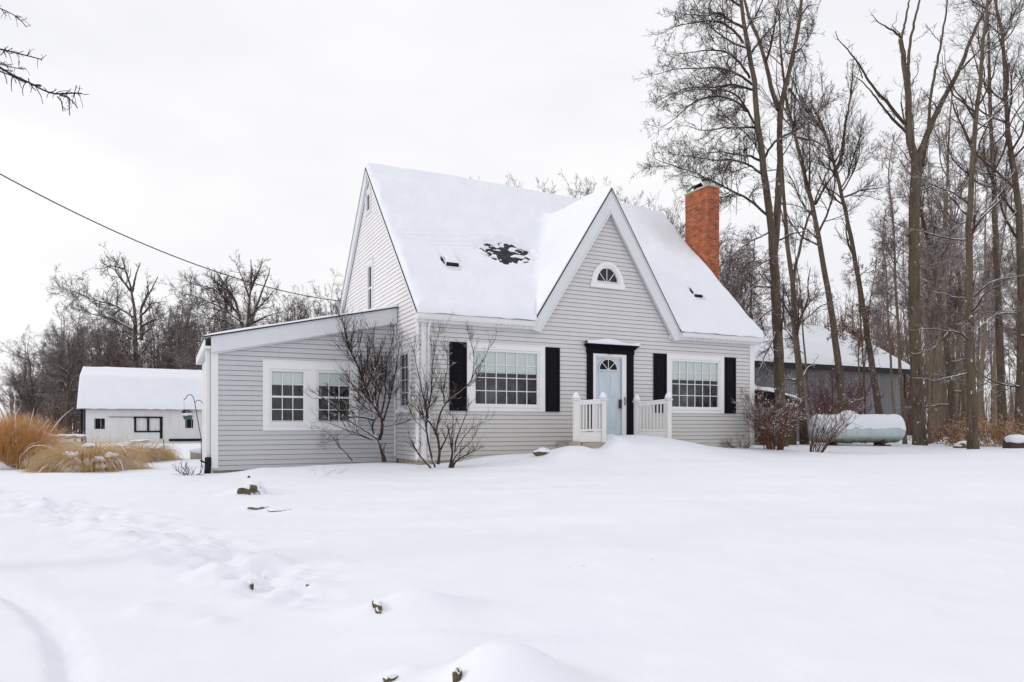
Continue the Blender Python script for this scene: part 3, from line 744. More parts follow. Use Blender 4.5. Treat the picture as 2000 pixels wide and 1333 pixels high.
# ------------------------------------------------------------------ porch stoop with two railings
PORCH = empty('front_porch', (5.0, -.7, .6)); tag(PORCH, 'snowed in front stoop with two short white picket railings at the door', 'porch')
mb = MB(); mb.box(3.78, 6.9, -1.30, -.03, .2, 1.08); mb.build('stoop', M_concrete, PORCH, bevel=.01)
mb = MB(); mb.box(3.42, 3.66, -1.42, -1.305, .2, 1.12); mb.build('step_block', M_concrete, PORCH, bevel=.01)
def railing(a, b, za, zb, base):
    """a, b: (x, y) of the two posts; base z"""
    a = np.array(a); b = np.array(b); dv = (b-a)/np.linalg.norm(b-a)
    mb = MB()
    def bar(p, q, z0a, z1a, z0b, z1b, w):
        nrm = np.array([-dv[1], dv[0]])*w
        pts = [(*(p-nrm), z0a), (*(q-nrm), z0b), (*(q-nrm), z1b), (*(p-nrm), z1a)]
        mb.prism(pts, (2*nrm[0], 2*nrm[1], 0))
    A = a+dv*.065; B = b-dv*.065
    bar(A, B, za-.17, za-.08, zb-.15, zb-.06, .04)
    R = mb.build('railing', M_cream, PORCH, bevel=.006)
    mb = MB(); bar(A, B, base+.10, base+.16, base+.10, base+.16, .03); mb.build('bottom_rail', M_cream, R, bevel=.004)
    mb = MB(); bar(A, B, base-.16, base+.085, base-.16, base+.085, .02); mb.build('skirt_board', M_cream, R)
    for p, z in ((a, za), (b, zb)):
        mb = MB(); mb.box(p[0]-.062, p[0]+.062, p[1]-.062, p[1]+.062, base-.2, z-.06); mb.box(p[0]-.085, p[0]+.085, p[1]-.085, p[1]+.085, z-.06, z-.02); mb.build('post', M_cream, R, bevel=.008)
        mb = MB(); mb.tube([(*p, z-.018), (*p, z+.05), (*p, z+.12), (*p, z+.16)], [.098, .088, .05, .012], 14); mb.build('snow_cap', M_snow, R, smooth=True)
    L = np.linalg.norm(B-A); n = int(L/.092)
    for k in range(n):
        t = (k+.5)/n; c = A+(B-A)*t; mb = MB()
        s = .019; zt = za-.165+(zb-za+.02)*t
        ux = dv*s; vy = np.array([-dv[1], dv[0]])*.014
        mb.prism([(*(c-ux-vy), base+.155), (*(c+ux-vy), base+.155), (*(c+ux+vy), base+.155), (*(c-ux+vy), base+.155)], (0, 0, zt-base-.155)); mb.build('baluster', M_cream, R)
    mb = MB(); bar(A, B, za-.079, za-.055, zb-.059, zb-.03, .043); mb.build('rail_snow', M_snow, R, bevel=.01)
railing((3.62, -1.27), (4.44, -1.22), 2.18, 2.20, 1.26)
railing((6.12, -.35), (6.52, -1.2), 2.20, 2.24, 1.26)

# ------------------------------------------------------------------ vectorised branching
def tubes(P, R, k):
    """P (N,n,3) R (N,n) -> verts, quads"""
    N, n, _ = P.shape
    T = np.gradient(P, axis=1); T /= np.linalg.norm(T, axis=2, keepdims=True)+1e-9
    mt = T.mean(1); ref = np.zeros((N, 3)); ref[np.arange(N), np.abs(mt).argmin(1)] = 1
    U = np.cross(T, ref[:, None, :]); U /= np.linalg.norm(U, axis=2, keepdims=True)+1e-9
    Wv = np.cross(T, U)
    a = 2*np.pi*np.arange(k)/k
    V = P[:, :, None, :]+R[:, :, None, None]*(U[:, :, None, :]*np.cos(a)[None, None, :, None]+Wv[:, :, None, :]*np.sin(a)[None, None, :, None])
    I = np.arange(N*n*k).reshape(N, n, k)
    q = np.stack([I[:, :-1, :], np.roll(I[:, :-1, :], -1, 2), np.roll(I[:, 1:, :], -1, 2), I[:, 1:, :]], -1).reshape(-1, 4)
    return V.reshape(-1, 3), q
class Acc:
    def __init__(s): s.V = []; s.Q = []; s.n = 0
    def add(s, P, R, k):
        if len(P) == 0: return
        v, q = tubes(P, R, k); s.V.append(v); s.Q.append(q+s.n); s.n += len(v)
    def mesh(s, name): return np_mesh(name, np.concatenate(s.V), np.concatenate(s.Q))
def two_tone(name, B, W):
    nb = sum(len(q) for q in B.Q); nw = sum(len(q) for q in W.Q)
    return np_mesh(name, np.concatenate(B.V+W.V), np.concatenate(B.Q+[q+B.n for q in W.Q]), mi=np.repeat([0, 1], [nb, nw]))
def resample(pts, n):
    pts = np.asarray(pts, float); d = np.concatenate([[0], np.cumsum(np.linalg.norm(np.diff(pts, axis=0), axis=1))])
    t = np.linspace(0, d[-1], n); out = np.stack([np.interp(t, d, pts[:, i]) for i in range(3)], -1)
    # light smoothing
    for _ in range(2): out[1:-1] = .25*out[:-2]+.5*out[1:-1]+.25*out[2:]
    return out
def grow(P, R, N, g, t0=.2, t1=1., ang=(.9, .25), lr=.5, nseg=6, wob=.18, up=.05, rr=.55, rmin=.004, lmin=.15, taper=.25, lmax=9., tprof=.5, plan=None, wlen=True):
    """children of the parent polylines P (M,n,3), R (M,n)"""
    M, n, _ = P.shape
    seg = np.linalg.norm(np.diff(P, axis=1), axis=2); Ls = seg.sum(1)
    pi = g.choice(M, N, p=Ls/Ls.sum()) if wlen else g.integers(0, M, N)
    t = g.uniform(t0, t1, N); f = t*(n-1); i = np.minimum(f.astype(int), n-2); fr = (f-i)[:, None]
    p0 = P[pi, i]*(1-fr)+P[pi, i+1]*fr; r0 = R[pi, i]*(1-fr[:, 0])+R[pi, i+1]*fr[:, 0]
    tan = P[pi, i+1]-P[pi, i]; tan /= np.linalg.norm(tan, axis=1, keepdims=True)+1e-9
    rv = g.normal(size=(N, 3)); rv -= (rv*tan).sum(1, keepdims=True)*tan; rv /= np.linalg.norm(rv, axis=1, keepdims=True)
    a = g.normal(ang[0], ang[1], N)[:, None]
    d = tan*np.cos(a)+rv*np.sin(a)
    L = np.clip(lr*Ls[pi]*(1-tprof*t)*g.uniform(.55, 1.25, N), lmin, lmax)
    st = L/nseg; pts = [p0]; cur = p0
    for s_ in range(nseg):
        d = d+g.normal(size=(N, 3))*wob+np.array([0, 0, up]); d /= np.linalg.norm(d, axis=1, keepdims=True)
        cur = cur+d*st[:, None]; pts.append(cur)
    C = np.stack(pts, 1)
    rb = np.maximum(np.minimum(r0*rr, .028*L+.004), rmin)
    Rr = rb[:, None]*np.linspace(1, taper, nseg+1)[None, :]; Rr = np.maximum(Rr, rmin*.55)
    return C, Rr
def leaves(Pl, N, g, size=.048, hang=.05):
    M, n, _ = Pl.shape
    pi = g.integers(0, M, N); i = g.integers(n//2, n, N)
    c = Pl[pi, i]+g.normal(size=(N, 3))*hang-np.array([0, 0, hang])
    u = g.normal(size=(N, 3)); u /= np.linalg.norm(u, axis=1, keepdims=True); w = g.normal(size=(N, 3)); w -= (w*u).sum(1, keepdims=True)*u; w /= np.linalg.norm(w, axis=1, keepdims=True)
    s = g.uniform(.6, 1.3, N)[:, None]*size; nrm = np.cross(u, w)
    V = np.stack([c-u*s, c+w*s*.5+nrm*s*.2, c+u*s, c-w*s*.5+nrm*s*.2], 1).reshape(-1, 3)
    return V, np.arange(N*4).reshape(N, 4)

def hero(name, label, cat, base, trunks, limbs=(), g_seed=0, n1=18, n2=160, n3=1100, n4=3200, group=None, t1rng=(.35, .98), ang1=(.9, .25), lr1=.30, up1=.06, up2=.03, wob=.17, twig_r=.0055, leaf=0, leafmat=None, mats=None, lmax1=6., low=None, tw=(.5, .55, .6), sp=1.):
    """tree from trunk polylines [(pts, r0, r1)] and limb polylines, with grown branches"""
    g = np.random.default_rng(g_seed)
    mats = mats or (M_bark, M_limb, M_twig)
    t = empty(name, tuple(base)); tag(t, label, cat, group)
    A = Acc(); NP = 26; TP, TR = [], []
    for (pts, r0, r1) in trunks:
        P = resample(pts, NP); P[2:] += g.normal(size=(NP-2, 3))*.012
        R = np.linspace(r0, r1, NP); fl = np.exp(-np.arange(NP)/1.3)*.35*r0 if np.linalg.norm(P[0]-np.array(base)) < .6 else 0
        A.add(P[None], (R+fl)[None], 10); TP.append(P); TR.append(R)
    LP, LR = [], []
    for (pts, r0) in limbs:
        P = resample(pts, NP); P[1:] += np.cumsum(g.normal(size=(NP-1, 3))*.012, 0)
        R = np.linspace(r0, max(r0*.18, .008), NP); LP.append(P); LR.append(R)
    B = Acc()
    TP = np.array(TP); TR = np.array(TR)
    if LP: LPa, LRa = np.array(LP), np.array(LR); B.add(LPa, LRa, 6)
    l2P, l2R = [], []
    if n1:
        C, Rr = grow(TP, TR, n1, g, *t1rng, ang1, lr1, NP-1, wob*.55, up1, .5, .012, .6, .2, lmax1, .6)
        B.add(C, Rr, 6); l2P.append(C); l2R.append(Rr)
    if LP: l2P.append(LPa); l2R.append(LRa)
    if low:
        C, Rr = grow(TP, TR, low, g, .06, .4, (1.35, .2), .12, NP-1, wob*.6, .0, .3, .010, .8, .25, 3.2, .1); B.add(C, Rr, 5); l2P.append(C); l2R.append(Rr)
    P1 = np.concatenate(l2P); R1 = np.concatenate(l2R)
    C2, R2 = grow(P1, R1, n2, g, .12, 1., (.8*sp, .22), tw[0], 9, wob, up2, .55, .008, .35, .3, 3.2)
    B.add(C2, R2, 4)
    W = Acc()
    C3, R3 = grow(np.concatenate([C2]), R2, n3, g, .1, 1., (.75*sp, .22), tw[1], 6, wob*1.2, up2, .6, twig_r*1.15, .2, .4, 1.6); W.add(C3, R3, 3)
    C4, R4 = grow(C3, R3, n4, g, .1, 1., (.7*sp, .22), tw[2], 4, wob*1.2, up2, .7, twig_r, .12, .5, .8); W.add(C4, R4, 3)
    link('trunk', A.mesh('trunk'), mats[0], t); link('crown', two_tone('crown', B, W), (mats[1], mats[2]), t)
    if leaf:
        V, Q = leaves(C3, leaf, g); link('dry_leaves', np_mesh('dry_leaves', V, Q, smooth=False), leafmat or M_leaf, t)
    return t
def pl(pts, d, dd=0., end=0.):
    """polyline through sight lines; depth d drifts by dd towards the end"""
    n = len(pts); return np.array([at(p[0], p[1], d+dd*i/max(1, n-1)) for i, p in enumerate(pts)])
def rooted(pts, d):
    P = pl(pts, d); P[0, 2] = gz(P[0, 0], P[0, 1])-.15; return P
def crop(x0, y0, s, pts): return [(x0+x/s, y0+y/s) for x, y in pts]
TG = 'bare trees at the edge of the wood right of the house'
# ---- tree A: twin-stemmed tree beside the chimney
dA = 27.
cA = lambda pts: crop(1240, 0, 3.92, pts)
trA = [(rooted([(1527, 868), (1523, 760), (1518, 640), (1513, 536), (1509, 460)], dA), .205, .17),
       (pl([(1511, 480), (1503, 416), (1496, 368), (1492, 330), (1480, 242), (1472, 140), (1459, 84), (1447, 0), (1430, -140), (1425, -260)], dA, -.8), .15, .02),
       (pl([(1512, 490), (1517, 454), (1519, 392), (1524, 330), (1522, 255), (1521, 212), (1536, 166), (1551, 102), (1564, 26), (1572, -90), (1580, -220)], dA, .9), .15, .02),
       (pl([(1521, 214), (1510, 189), (1498, 128), (1482, 77), (1457, 20), (1440, -90), (1435, -180)], dA+.5, 1.5), .09, .015)]
LA = [[(880, 600), (800, 470), (690, 395), (560, 385), (430, 410), (240, 430)], [(900, 650), (760, 560), (620, 520), (430, 530), (300, 540), (170, 575)],
      [(915, 690), (750, 640), (640, 670), (400, 680), (280, 730), (160, 790)], [(930, 960), (870, 870), (780, 740), (700, 690), (560, 690), (380, 690), (280, 760)],
      [(850, 850), (780, 780), (700, 745), (550, 760), (430, 820), (310, 930), (200, 1000)], [(940, 980), (800, 980), (650, 1000), (500, 1010), (380, 960)],
      [(830, 330), (780, 240), (620, 150), (480, 160), (330, 190), (190, 250)], [(840, 220), (740, 170), (640, 100), (540, 140), (400, 120), (260, 110)],
      [(960, 1190), (900, 1060), (780, 970), (650, 850), (550, 780)], [(975, 1240), (860, 1190), (750, 1180), (640, 1150), (520, 1170), (430, 1270)],
      [(970, 1333), (880, 1270), (760, 1220), (600, 1240), (450, 1200), (260, 1180)], [(985, 1230), (1040, 1120), (1090, 1050), (1230, 990), (1370, 880), (1480, 760)],
      [(820, 60), (740, 0), (600, -60), (440, -40), (320, 20)], [(1180, 680), (1290, 800), (1370, 900), (1450, 1060)],
      [(1230, 400), (1330, 300), (1380, 180)], [(1270, 120), (1330, 50), (1390, 20)], [(1130, 1050), (1230, 1000), (1360, 890), (1460, 800), (1560, 760)], [(1000, 480), (1060, 330), (1100, 120), (1120, -60)]]
limA = [(pl(cA(p), dA, (-1) ** i*.9*(i % 3)), .05) for i, p in enumerate(LA)]
limA.append((pl([(1498, 420), (1479, 402), (1455, 382), (1400, 356), (1355, 332), (1310, 322), (1278, 309)], dA, -1.5), .055))
for p in ([(1500, 455), (1470, 470), (1440, 490), (1412, 520)], [(1510, 500), (1480, 520), (1440, 545), (1415, 560)], [(1514, 600), (1490, 615), (1465, 640), (1420, 660)], [(1512, 560), (1470, 560), (1440, 600)], [(1517, 640), (1495, 700), (1482, 740)],
          [(1520, 470), (1545, 455), (1575, 450), (1598, 462)]):
    limA.append((pl(p, dA, -1.), .04))
hero('hardwood_tree', 'tall twin stemmed bare tree with arching limbs beside the brick chimney', 'tree', trA[0][0][0], trA, limA, 21, 9, 640, 4600, 15000, TG, (.45, .9), (.85, .25), .35, .05, .015, .19, .0062, tw=(.36, .55, .62))
# ---- trees B, C, D behind it
dB = 30.
P = rooted([(1572, 866), (1562, 740), (1553, 640), (1548, 560), (1538, 480), (1533, 420), (1528, 330), (1520, 250)], dB)
hero('hardwood_tree', 'slender bare tree just right of the twin stemmed tree, brown leaves clinging', 'tree', P[0], [(P, .165, .045), (pl([(1549, 545), (1563, 480), (1580, 420), (1600, 370), (1622, 325)], dB, .5), .07, .02)], [], 22, 14, 130, 600, 1600, TG, (.3, .98), leaf=250, low=6)
dC = 31.
P = rooted([(1655, 862), (1642, 760), (1632, 660), (1623, 600), (1600, 473), (1588, 400), (1564, 315), (1552, 265), (1541, 225), (1533, 185), (1526, 110), (1520, 20)], dC)
hero('hardwood_tree', 'bare tree leaning left over the grey barn, nearest the propane tank end', 'tree', P[0], [(P, .175, .03)], [(pl([(1600, 470), (1575, 445), (1545, 438), (1525, 440)], dC, .5), .05), (pl([(1592, 400), (1608, 365), (1630, 335), (1650, 300)], dC, -.4), .06), (pl([(1554, 268), (1590, 278), (1610, 288), (1624, 310)], dC, -.5), .05)], 23, 20, 220, 1000, 2600, TG, (.45, 1.), leaf=150, sp=.7, up2=.07, wob=.13)
dD = 33.
P = rooted([(1726, 862), (1718, 813), (1695, 665), (1686, 600), (1659, 450), (1645, 385), (1632, 324), (1620, 290), (1612, 260), (1600, 225), (1585, 205)], dD)
hero('hardwood_tree', 'leaning bare tree with reddish leaves behind the propane tank', 'tree', P[0], [(P, .17, .05), (pl([(1634, 330), (1646, 300), (1650, 240), (1662, 190), (1668, 110)], dD, .6), .08, .015)], [(pl([(1650, 385), (1680, 372), (1720, 368), (1745, 362)], dD, .5), .05), (pl([(1612, 262), (1590, 230), (1560, 190), (1545, 150)], dD, .5), .07), (pl([(1646, 390), (1625, 375), (1600, 360)], dD, .5), .04)], 24, 20, 240, 1100, 3000, TG, (.55, 1.), leaf=250, up1=.1, sp=.7, up2=.07, wob=.13)
# ---- tree E: pollarded fork
dE = 30.5; cE = lambda pts: crop(1600, 0, 3.92, pts)
trE = [(rooted([(1797, 864), (1792, 780), (1785, 600), (1786, 405), (1790, 325), (1789, 303)], dE), .25, .21),
       (pl(cE([(742, 1230), (700, 1120), (685, 950), (685, 750), (665, 600), (640, 400), (625, 300)]), dE), .17, .09),
       (pl(cE([(626, 310), (640, 270), (670, 100), (690, 0), (720, -200)]), dE, .3), .055, .02),
       (pl(cE([(688, 720), (680, 500), (690, 350), (720, 200), (770, 0), (800, -180)]), dE, -.4), .075, .03),
       (pl(cE([(750, 1215), (800, 1110), (850, 970), (900, 860), (970, 720), (1050, 590), (1100, 470), (1140, 350), (1200, 210), (1280, 60), (1320, 0), (1400, -160)]), dE, .8), .14, .03),
       (pl(cE([(790, 1270), (815, 1130), (845, 900), (842, 800), (870, 640), (910, 440), (940, 300), (960, 170), (985, 20), (995, -120)]), dE+.6, .6), .08, .03)]
limE = [(pl(cE(p), dE, s), r) for p, s, r in (
    ([(655, 950), (560, 840), (480, 740), (400, 640), (330, 510), (270, 430), (200, 350), (130, 300), (128, 240)], -.8, .075),
    ([(675, 1020), (600, 940), (530, 860), (430, 720), (350, 620), (240, 555)], .4, .065),
    ([(630, 290), (560, 235), (480, 190), (440, 150), (410, 100)], -.3, .055),
    ([(1090, 530), (1180, 440), (1290, 320), (1390, 210)], .5, .06), ([(620, 260), (560, 200), (600, 160), (618, 90)], .3, .02),
    ([(690, 690), (730, 610), (760, 540), (750, 480)], .2, .03), ([(330, 600), (290, 480), (270, 430)], .1, .03), ([(940, 340), (870, 240), (820, 170)], 0, .02), ([(720, 320), (800, 260), (920, 170)], .2, .015))]
hero('hardwood_tree', 'thick mossy tree with bare broken forks right of the propane tank', 'tree', trE[0][0][0], trE, limE, 25, 0, 60, 120, 260, TG, twig_r=.006, low=9, tw=(.14, .4, .5))
# ---- tree F
dF = 25.2; c2 = lambda pts: crop(1600, 300, 3.92, pts); c3 = lambda pts: crop(1430, 580, 3.509, pts)
P = rooted([(1901, 881), (1897, 760), (1893, 600), (1893, 445), (1894, 384), (1898, 330), (1902, 290), (1906, 230), (1914, 150), (1922, 80), (1930, 10), (1938, -120)], dF)
limF = [(pl(q_, dF, s), r) for q_, s, r in ((c2([(1160, 620), (1210, 530), (1300, 440), (1400, 350), (1480, 240), (1568, 130), (1640, 60)]), -.6, .05), (c2([(1120, 660), (1000, 650), (850, 610), (740, 590), (640, 545), (520, 480)]), -.7, .035),
    (c2([(1140, 380), (1060, 310), (940, 260), (800, 190), (720, 150)]), .5, .035), (c3([(1640, 315), (1560, 250), (1480, 230), (1350, 210), (1230, 220), (1160, 200)]), -.6, .035), (c3([(1650, 260), (1740, 170), (1830, 100), (1900, 90)]), .5, .03),
    (c3([(1610, 525), (1500, 560), (1380, 590), (1290, 575), (1220, 570)]), -.5, .03), (c2([(1180, 1100), (1290, 1000), (1400, 970), (1568, 925), (1640, 900)]), -.4, .035), (c2([(1150, 1110), (1040, 1100), (940, 1050), (800, 1020)]), .5, .025), (c3([(1480, 240), (1400, 330), (1300, 370), (1230, 385)]), .2, .02), (c2([(1150, 520), (1090, 530), (1000, 490), (980, 430), (880, 350)]), .3, .025))]
hero('hardwood_tree', 'straight bare tree with snowy level limbs standing forward of the wood', 'tree', P[0], [(P, .16, .03)], limF, 26, 14, 170, 800, 2400, TG, (.4, 1.), low=3, tw=(.25, .5, .55))
# ---- G, H, I
dG = 33.
P = rooted([(1960, 860), (1952, 640), (1944, 453), (1939, 325), (1935, 240), (1932, 150), (1930, 60), (1928, -60)], dG)
hero('hardwood_tree', 'dark bare tree with fine twiggy top second in from the right edge', 'tree', P[0], [(P, .19, .03)], [], 27, 20, 220, 1000, 2600, TG, (.4, 1.), up1=.08, sp=.8)
P = rooted([(1992, 864), (1996, 640), (1994, 478), (1990, 402), (1980, 325), (1967, 255), (1962, 178), (1965, 133), (1960, 64), (1942, 0), (1930, -90)], 30.)
hero('hardwood_tree', 'thick dark bare tree on the right edge bowed to the left at its top', 'tree', P[0], [(P, .20, .035)], [(pl([(1962, 70), (1975, 40), (1995, 0), (2010, -40)], 30., .4), .06), (pl([(1990, 410), (1960, 440), (1930, 470), (1905, 490)], 30, -.5), .04)], 28, 18, 200, 1000, 2800, TG, (.4, 1.), up1=.08, low=4, sp=.8)
P = rooted([(1866, 861), (1856, 740), (1840, 610), (1828, 540), (1810, 460), (1798, 412), (1792, 350), (1775, 280), (1760, 200)], 35.)
hero('hardwood_tree', 'bare tree leaning left behind the mossy forked tree', 'tree', P[0], [(P, .175, .035)], [], 29, 14, 150, 650, 1800, TG, (.5, 1.), low=4)

# ------------------------------------------------------------------ background trees: a few shapes, copied
def bg_tree(seed, H, r, form, mats, leaf=0, dens=1.):
    g = np.random.default_rng(seed)
    lean = g.normal(size=2)*.05
    pts = [(0, 0, -.3)]
    for k in range(1, 9):
        z = H*k/8; pts.append((lean[0]*z+g.normal()*.12*(k > 1), lean[1]*z+g.normal()*.12*(k > 1), z))
    P = resample(pts, 26); R = np.linspace(r, .02, 26); R[:3] += np.array([.3, .12, .04])*r
    A = Acc(); A.add(P[None], R[None], 8)
    B = Acc(); W = Acc()
    if form == 'wood': C1, R1 = grow(P[None], R[None], int(20*dens), g, .32, .97, (.75, .2), .26, 14, .10, .07, .5, .012, .8, .2, 6, .55)
    elif form == 'thin': C1, R1 = grow(P[None], R[None], int(13*dens), g, .4, .97, (.65, .2), .2, 12, .1, .1, .5, .01, .6, .2, 5, .5)
    elif form == 'dome': C1, R1 = grow(P[None], R[None], int(24*dens), g, .30, .85, (.62, .22), .62, 16, .12, .035, .6, .016, 1.5, .2, 11, .55)
    else: C1, R1 = grow(P[None], R[None], int(24*dens), g, .16, .9, (.85, .25), .62, 16, .12, .03, .6, .016, 1.5, .2, 11, .62)
    B.add(C1, R1, 5)
    C2, R2 = grow(C1, R1, int((360 if form in ('open', 'dome') else 230)*dens), g, .15, 1, (.75, .25), .42, 8, .17, .04, .55, .010, .4, .3, 3.5); B.add(C2, R2, 4)
    C3, R3 = grow(C2, R2, int((3000 if form in ('open', 'dome') else 1300)*dens), g, .1, 1, (.7, .25), .5, 5, .2, .03, .6, .0095, .25, .4, 1.8); W.add(C3, R3, 3)
    C4, R4 = grow(C3, R3, int((8000 if form in ('open', 'dome') else 2800)*dens), g, .1, 1, (.7, .25), .55, 3, .2, .03, .7, .0085, .18, .5, .9); W.add(C4, R4, 3)
    parts = [('trunk', A.mesh('trunk'), mats[0]), ('crown', two_tone('crown', B, W), mats[1])]
    if leaf:
        V, Q = leaves(C3, leaf, g, .07); parts.append(('dry_leaves', np_mesh('dry_leaves', V, Q, smooth=False), M_leaf))
    for _, me, m in parts:
        me.materials.append(m); me.materials.append(m)
    return parts
def top(parts): return max(v[2] for n, me, _ in parts for v in [max((tuple(x.co) for x in me.vertices), key=lambda c: c[2])])
def plant(parts, name, label, cat, group, x, y, s=1., rz=0., zoff=0.):
    t = empty(name, (x, y, gz(x, y)+zoff)); t.scale = (s, s, s); t.rotation_euler = (0, 0, rz); tag(t, label, cat, group)
    for n, me, _ in parts:
        o = bpy.data.objects.new(n, me); col.objects.link(o); o.parent = t
    return t
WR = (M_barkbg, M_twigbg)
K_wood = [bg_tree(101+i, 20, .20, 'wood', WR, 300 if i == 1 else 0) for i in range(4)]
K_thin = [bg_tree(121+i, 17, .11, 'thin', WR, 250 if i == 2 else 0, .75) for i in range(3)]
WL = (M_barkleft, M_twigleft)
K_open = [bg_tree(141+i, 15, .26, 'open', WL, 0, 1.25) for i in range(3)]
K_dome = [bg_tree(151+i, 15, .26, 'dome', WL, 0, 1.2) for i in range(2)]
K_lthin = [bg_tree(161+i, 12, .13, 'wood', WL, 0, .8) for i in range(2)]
GW = 'bare trees deep in the wood on the right'
lab_zone = [(1480, 'slim bare tree rising behind the grey barn roof'), (1790, 'bare tree deep in the wood beyond the right end of the grey barn'), (1905, 'bare tree deep in the wood seen between the forked tree and the forward straight tree'), (2300, 'bare tree deep in the wood at the right edge')]
HT = [top(k) for k in K_open]
g = np.random.default_rng(77)
spots = []
for k in range(30):
    spots.append((g.uniform(1800, 2090), g.uniform(36, 62)))
for k in range(26):
    spots.append((g.uniform(1790, 2070), g.uniform(62, 95)))
for k in range(16):
    spots.append((g.uniform(1400, 1800), g.uniform(62, 90)))
for k, (px, d) in enumerate(spots):
    p = xy(px, d); kind = K_wood if g.random() < .5 else K_thin
    lab = [l for lim, l in lab_zone if px < lim or lim == 2300][0]
    if px < 1790: lab = lab_zone[0][1]
    s = g.uniform(.75, 1.1) if px > 1790 else g.uniform(.6, .8)*(d/70)
    plant(kind[k % len(kind)], 'forest_tree', lab, 'tree', GW+(' behind the grey barn' if px < 1790 else ''), p[0], p[1], s, g.uniform(0, 6.28))
# saplings in front of the barn
for (px, d, s, lab) in ((1588, 34, .62, 'thin sapling in front of the grey barn right of the slender tree'), (1672, 35, .58, 'thin sapling with snow flecks before the middle of the grey barn'), (1750, 36, .7, 'thin sapling at the right end of the grey barn wall'), (1683, 33, .5, 'pale thin sapling just left of the leaning red leaved tree'), (1768, 31.5, .8, 'slim dark tree close beside the mossy forked tree'), (1815, 33, .62, 'slim pale tree just right of the mossy forked trunk')):
    p = xy(px, d); plant(K_thin[int(px) % 3], 'young_tree', lab, 'tree', None, p[0], p[1], s, px*.7)
# trees behind the house roof
for (px, topy, d, lab) in ((915, 335, 44, 'bare tree top peeping over the middle of the house roof'), (1035, 335, 46, 'bare tree top over the roof left of the gable peak'), (1105, 322, 47, 'broad bare crown over the roof ridge behind the gable peak'), (1165, 330, 50, 'bare crown touching the gable peak on its left'), (1255, 375, 48, 'small bare tree top over the roof right of the gable peak'), (1302, 350, 46, 'bare tree top behind the chimney'), (1400, 420, 52, 'bare tree low behind the chimney on the right')):
    p = xy(px, d); H = EYE+d*(YH-topy)/F-gz(*p); kd = K_dome[int(px) % 2]; plant(kd, 'bare_tree', lab, 'tree', None, p[0], p[1], H/top(kd)*.97, px*.37)
# trees on the left
cL = lambda pts: crop(0, 420, 2.857, pts)
def lefthero(label, d, trunks, limbs, seed, n):
    tr_ = [(rooted(cL(trunks[0][0]), d), *trunks[0][1:])]+[(pl(cL(p), d, dd), a, b) for (p, a, b), dd in zip(trunks[1:], (.8, -.8, .6, -.6, .4))]
    hero('bare_tree', label, 'tree', tr_[0][0][0], tr_, [(pl(cL(p), d, (-1)**i*1.2), .09) for i, p in enumerate(limbs)], seed, 10, *n, None, (.4, .95), (.85, .2), .3, .04, .03, .17, .0105, mats=(M_barkleft, M_limb, M_twigleft), tw=(.45, .5, .55), lmax1=5)
lefthero('broad bare tree standing tallest behind the white barn', 54., [([(770, 1250), (758, 860), (755, 560), (735, 420), (700, 310), (680, 235)], .28, .03), ([(790, 700), (785, 520), (850, 410), (880, 345)], .13, .03), ([(738, 430), (760, 330), (785, 265)], .10, .02)],
    [[(745, 570), (640, 500), (540, 480), (430, 430), (355, 405)], [(735, 430), (640, 310), (560, 265)], [(788, 560), (850, 490), (940, 480)], [(740, 640), (620, 570), (530, 560), (420, 520)], [(690, 300), (620, 280), (545, 300)], [(790, 620), (870, 580), (950, 600)], [(750, 700), (660, 650), (560, 660)], [(790, 520), (830, 430), (820, 350)]], 401, (260, 1700, 4200))
lefthero('wide bare tree behind the low addition roof', 56., [([(1375, 1250), (1372, 700), (1390, 500), (1405, 380), (1400, 250)], .26, .03), ([(1372, 690), (1310, 470), (1230, 350), (1190, 300)], .14, .03), ([(1375, 680), (1450, 460), (1500, 330), (1505, 300)], .14, .03)],
    [[(1350, 600), (1240, 520), (1130, 470), (1000, 430)], [(1340, 560), (1200, 420), (1080, 390), (1030, 395)], [(1400, 560), (1490, 470), (1550, 400)], [(1360, 640), (1230, 580), (1080, 560)], [(1395, 470), (1340, 330), (1300, 250)], [(1400, 420), (1450, 300), (1460, 260)], [(1400, 610), (1500, 560), (1580, 540)], [(1290, 440), (1180, 350), (1150, 330)]], 402, (280, 1900, 4600))
left = [(395, 560, 62, 2, 'bare tree between the tallest left tree and the addition roof'), (575, 540, 60, 0, 'bare tree left of the gable wall with the power line crossing it'), (648, 522, 55, 2, 'dark bare tree against the left gable wall'),
        (130, 620, 58, 1, 'bare tree at the left end of the white barn roof'), (75, 640, 60, 2, 'bare tree leaning over the tall dry grass'), (205, 610, 66, 0, 'bare tree half hidden behind the left part of the white barn')]
for (px, topy, d, k, lab) in left:
    p = xy(px, d); H = EYE+d*(YH-topy)/F-gz(*p); plant(K_open[k], 'bare_tree', lab, 'tree', None, p[0], p[1], H/HT[k]*1.02, px*.5+1)
for k in range(90):
    px = g.uniform(25, 700); d = g.uniform(58, 95); p = xy(px, d)
    ty = np.interp(px, [40, 120, 250, 700], [670, 620, 605, 585])+g.uniform(-10, 70); H = EYE+d*(YH-ty)/F
    plant(K_lthin[k % 2], 'forest_tree', 'bare tree in the far wood behind the white barn', 'tree', 'bare trees in the far wood on the left', p[0], p[1], H/12.5, g.uniform(0, 6))
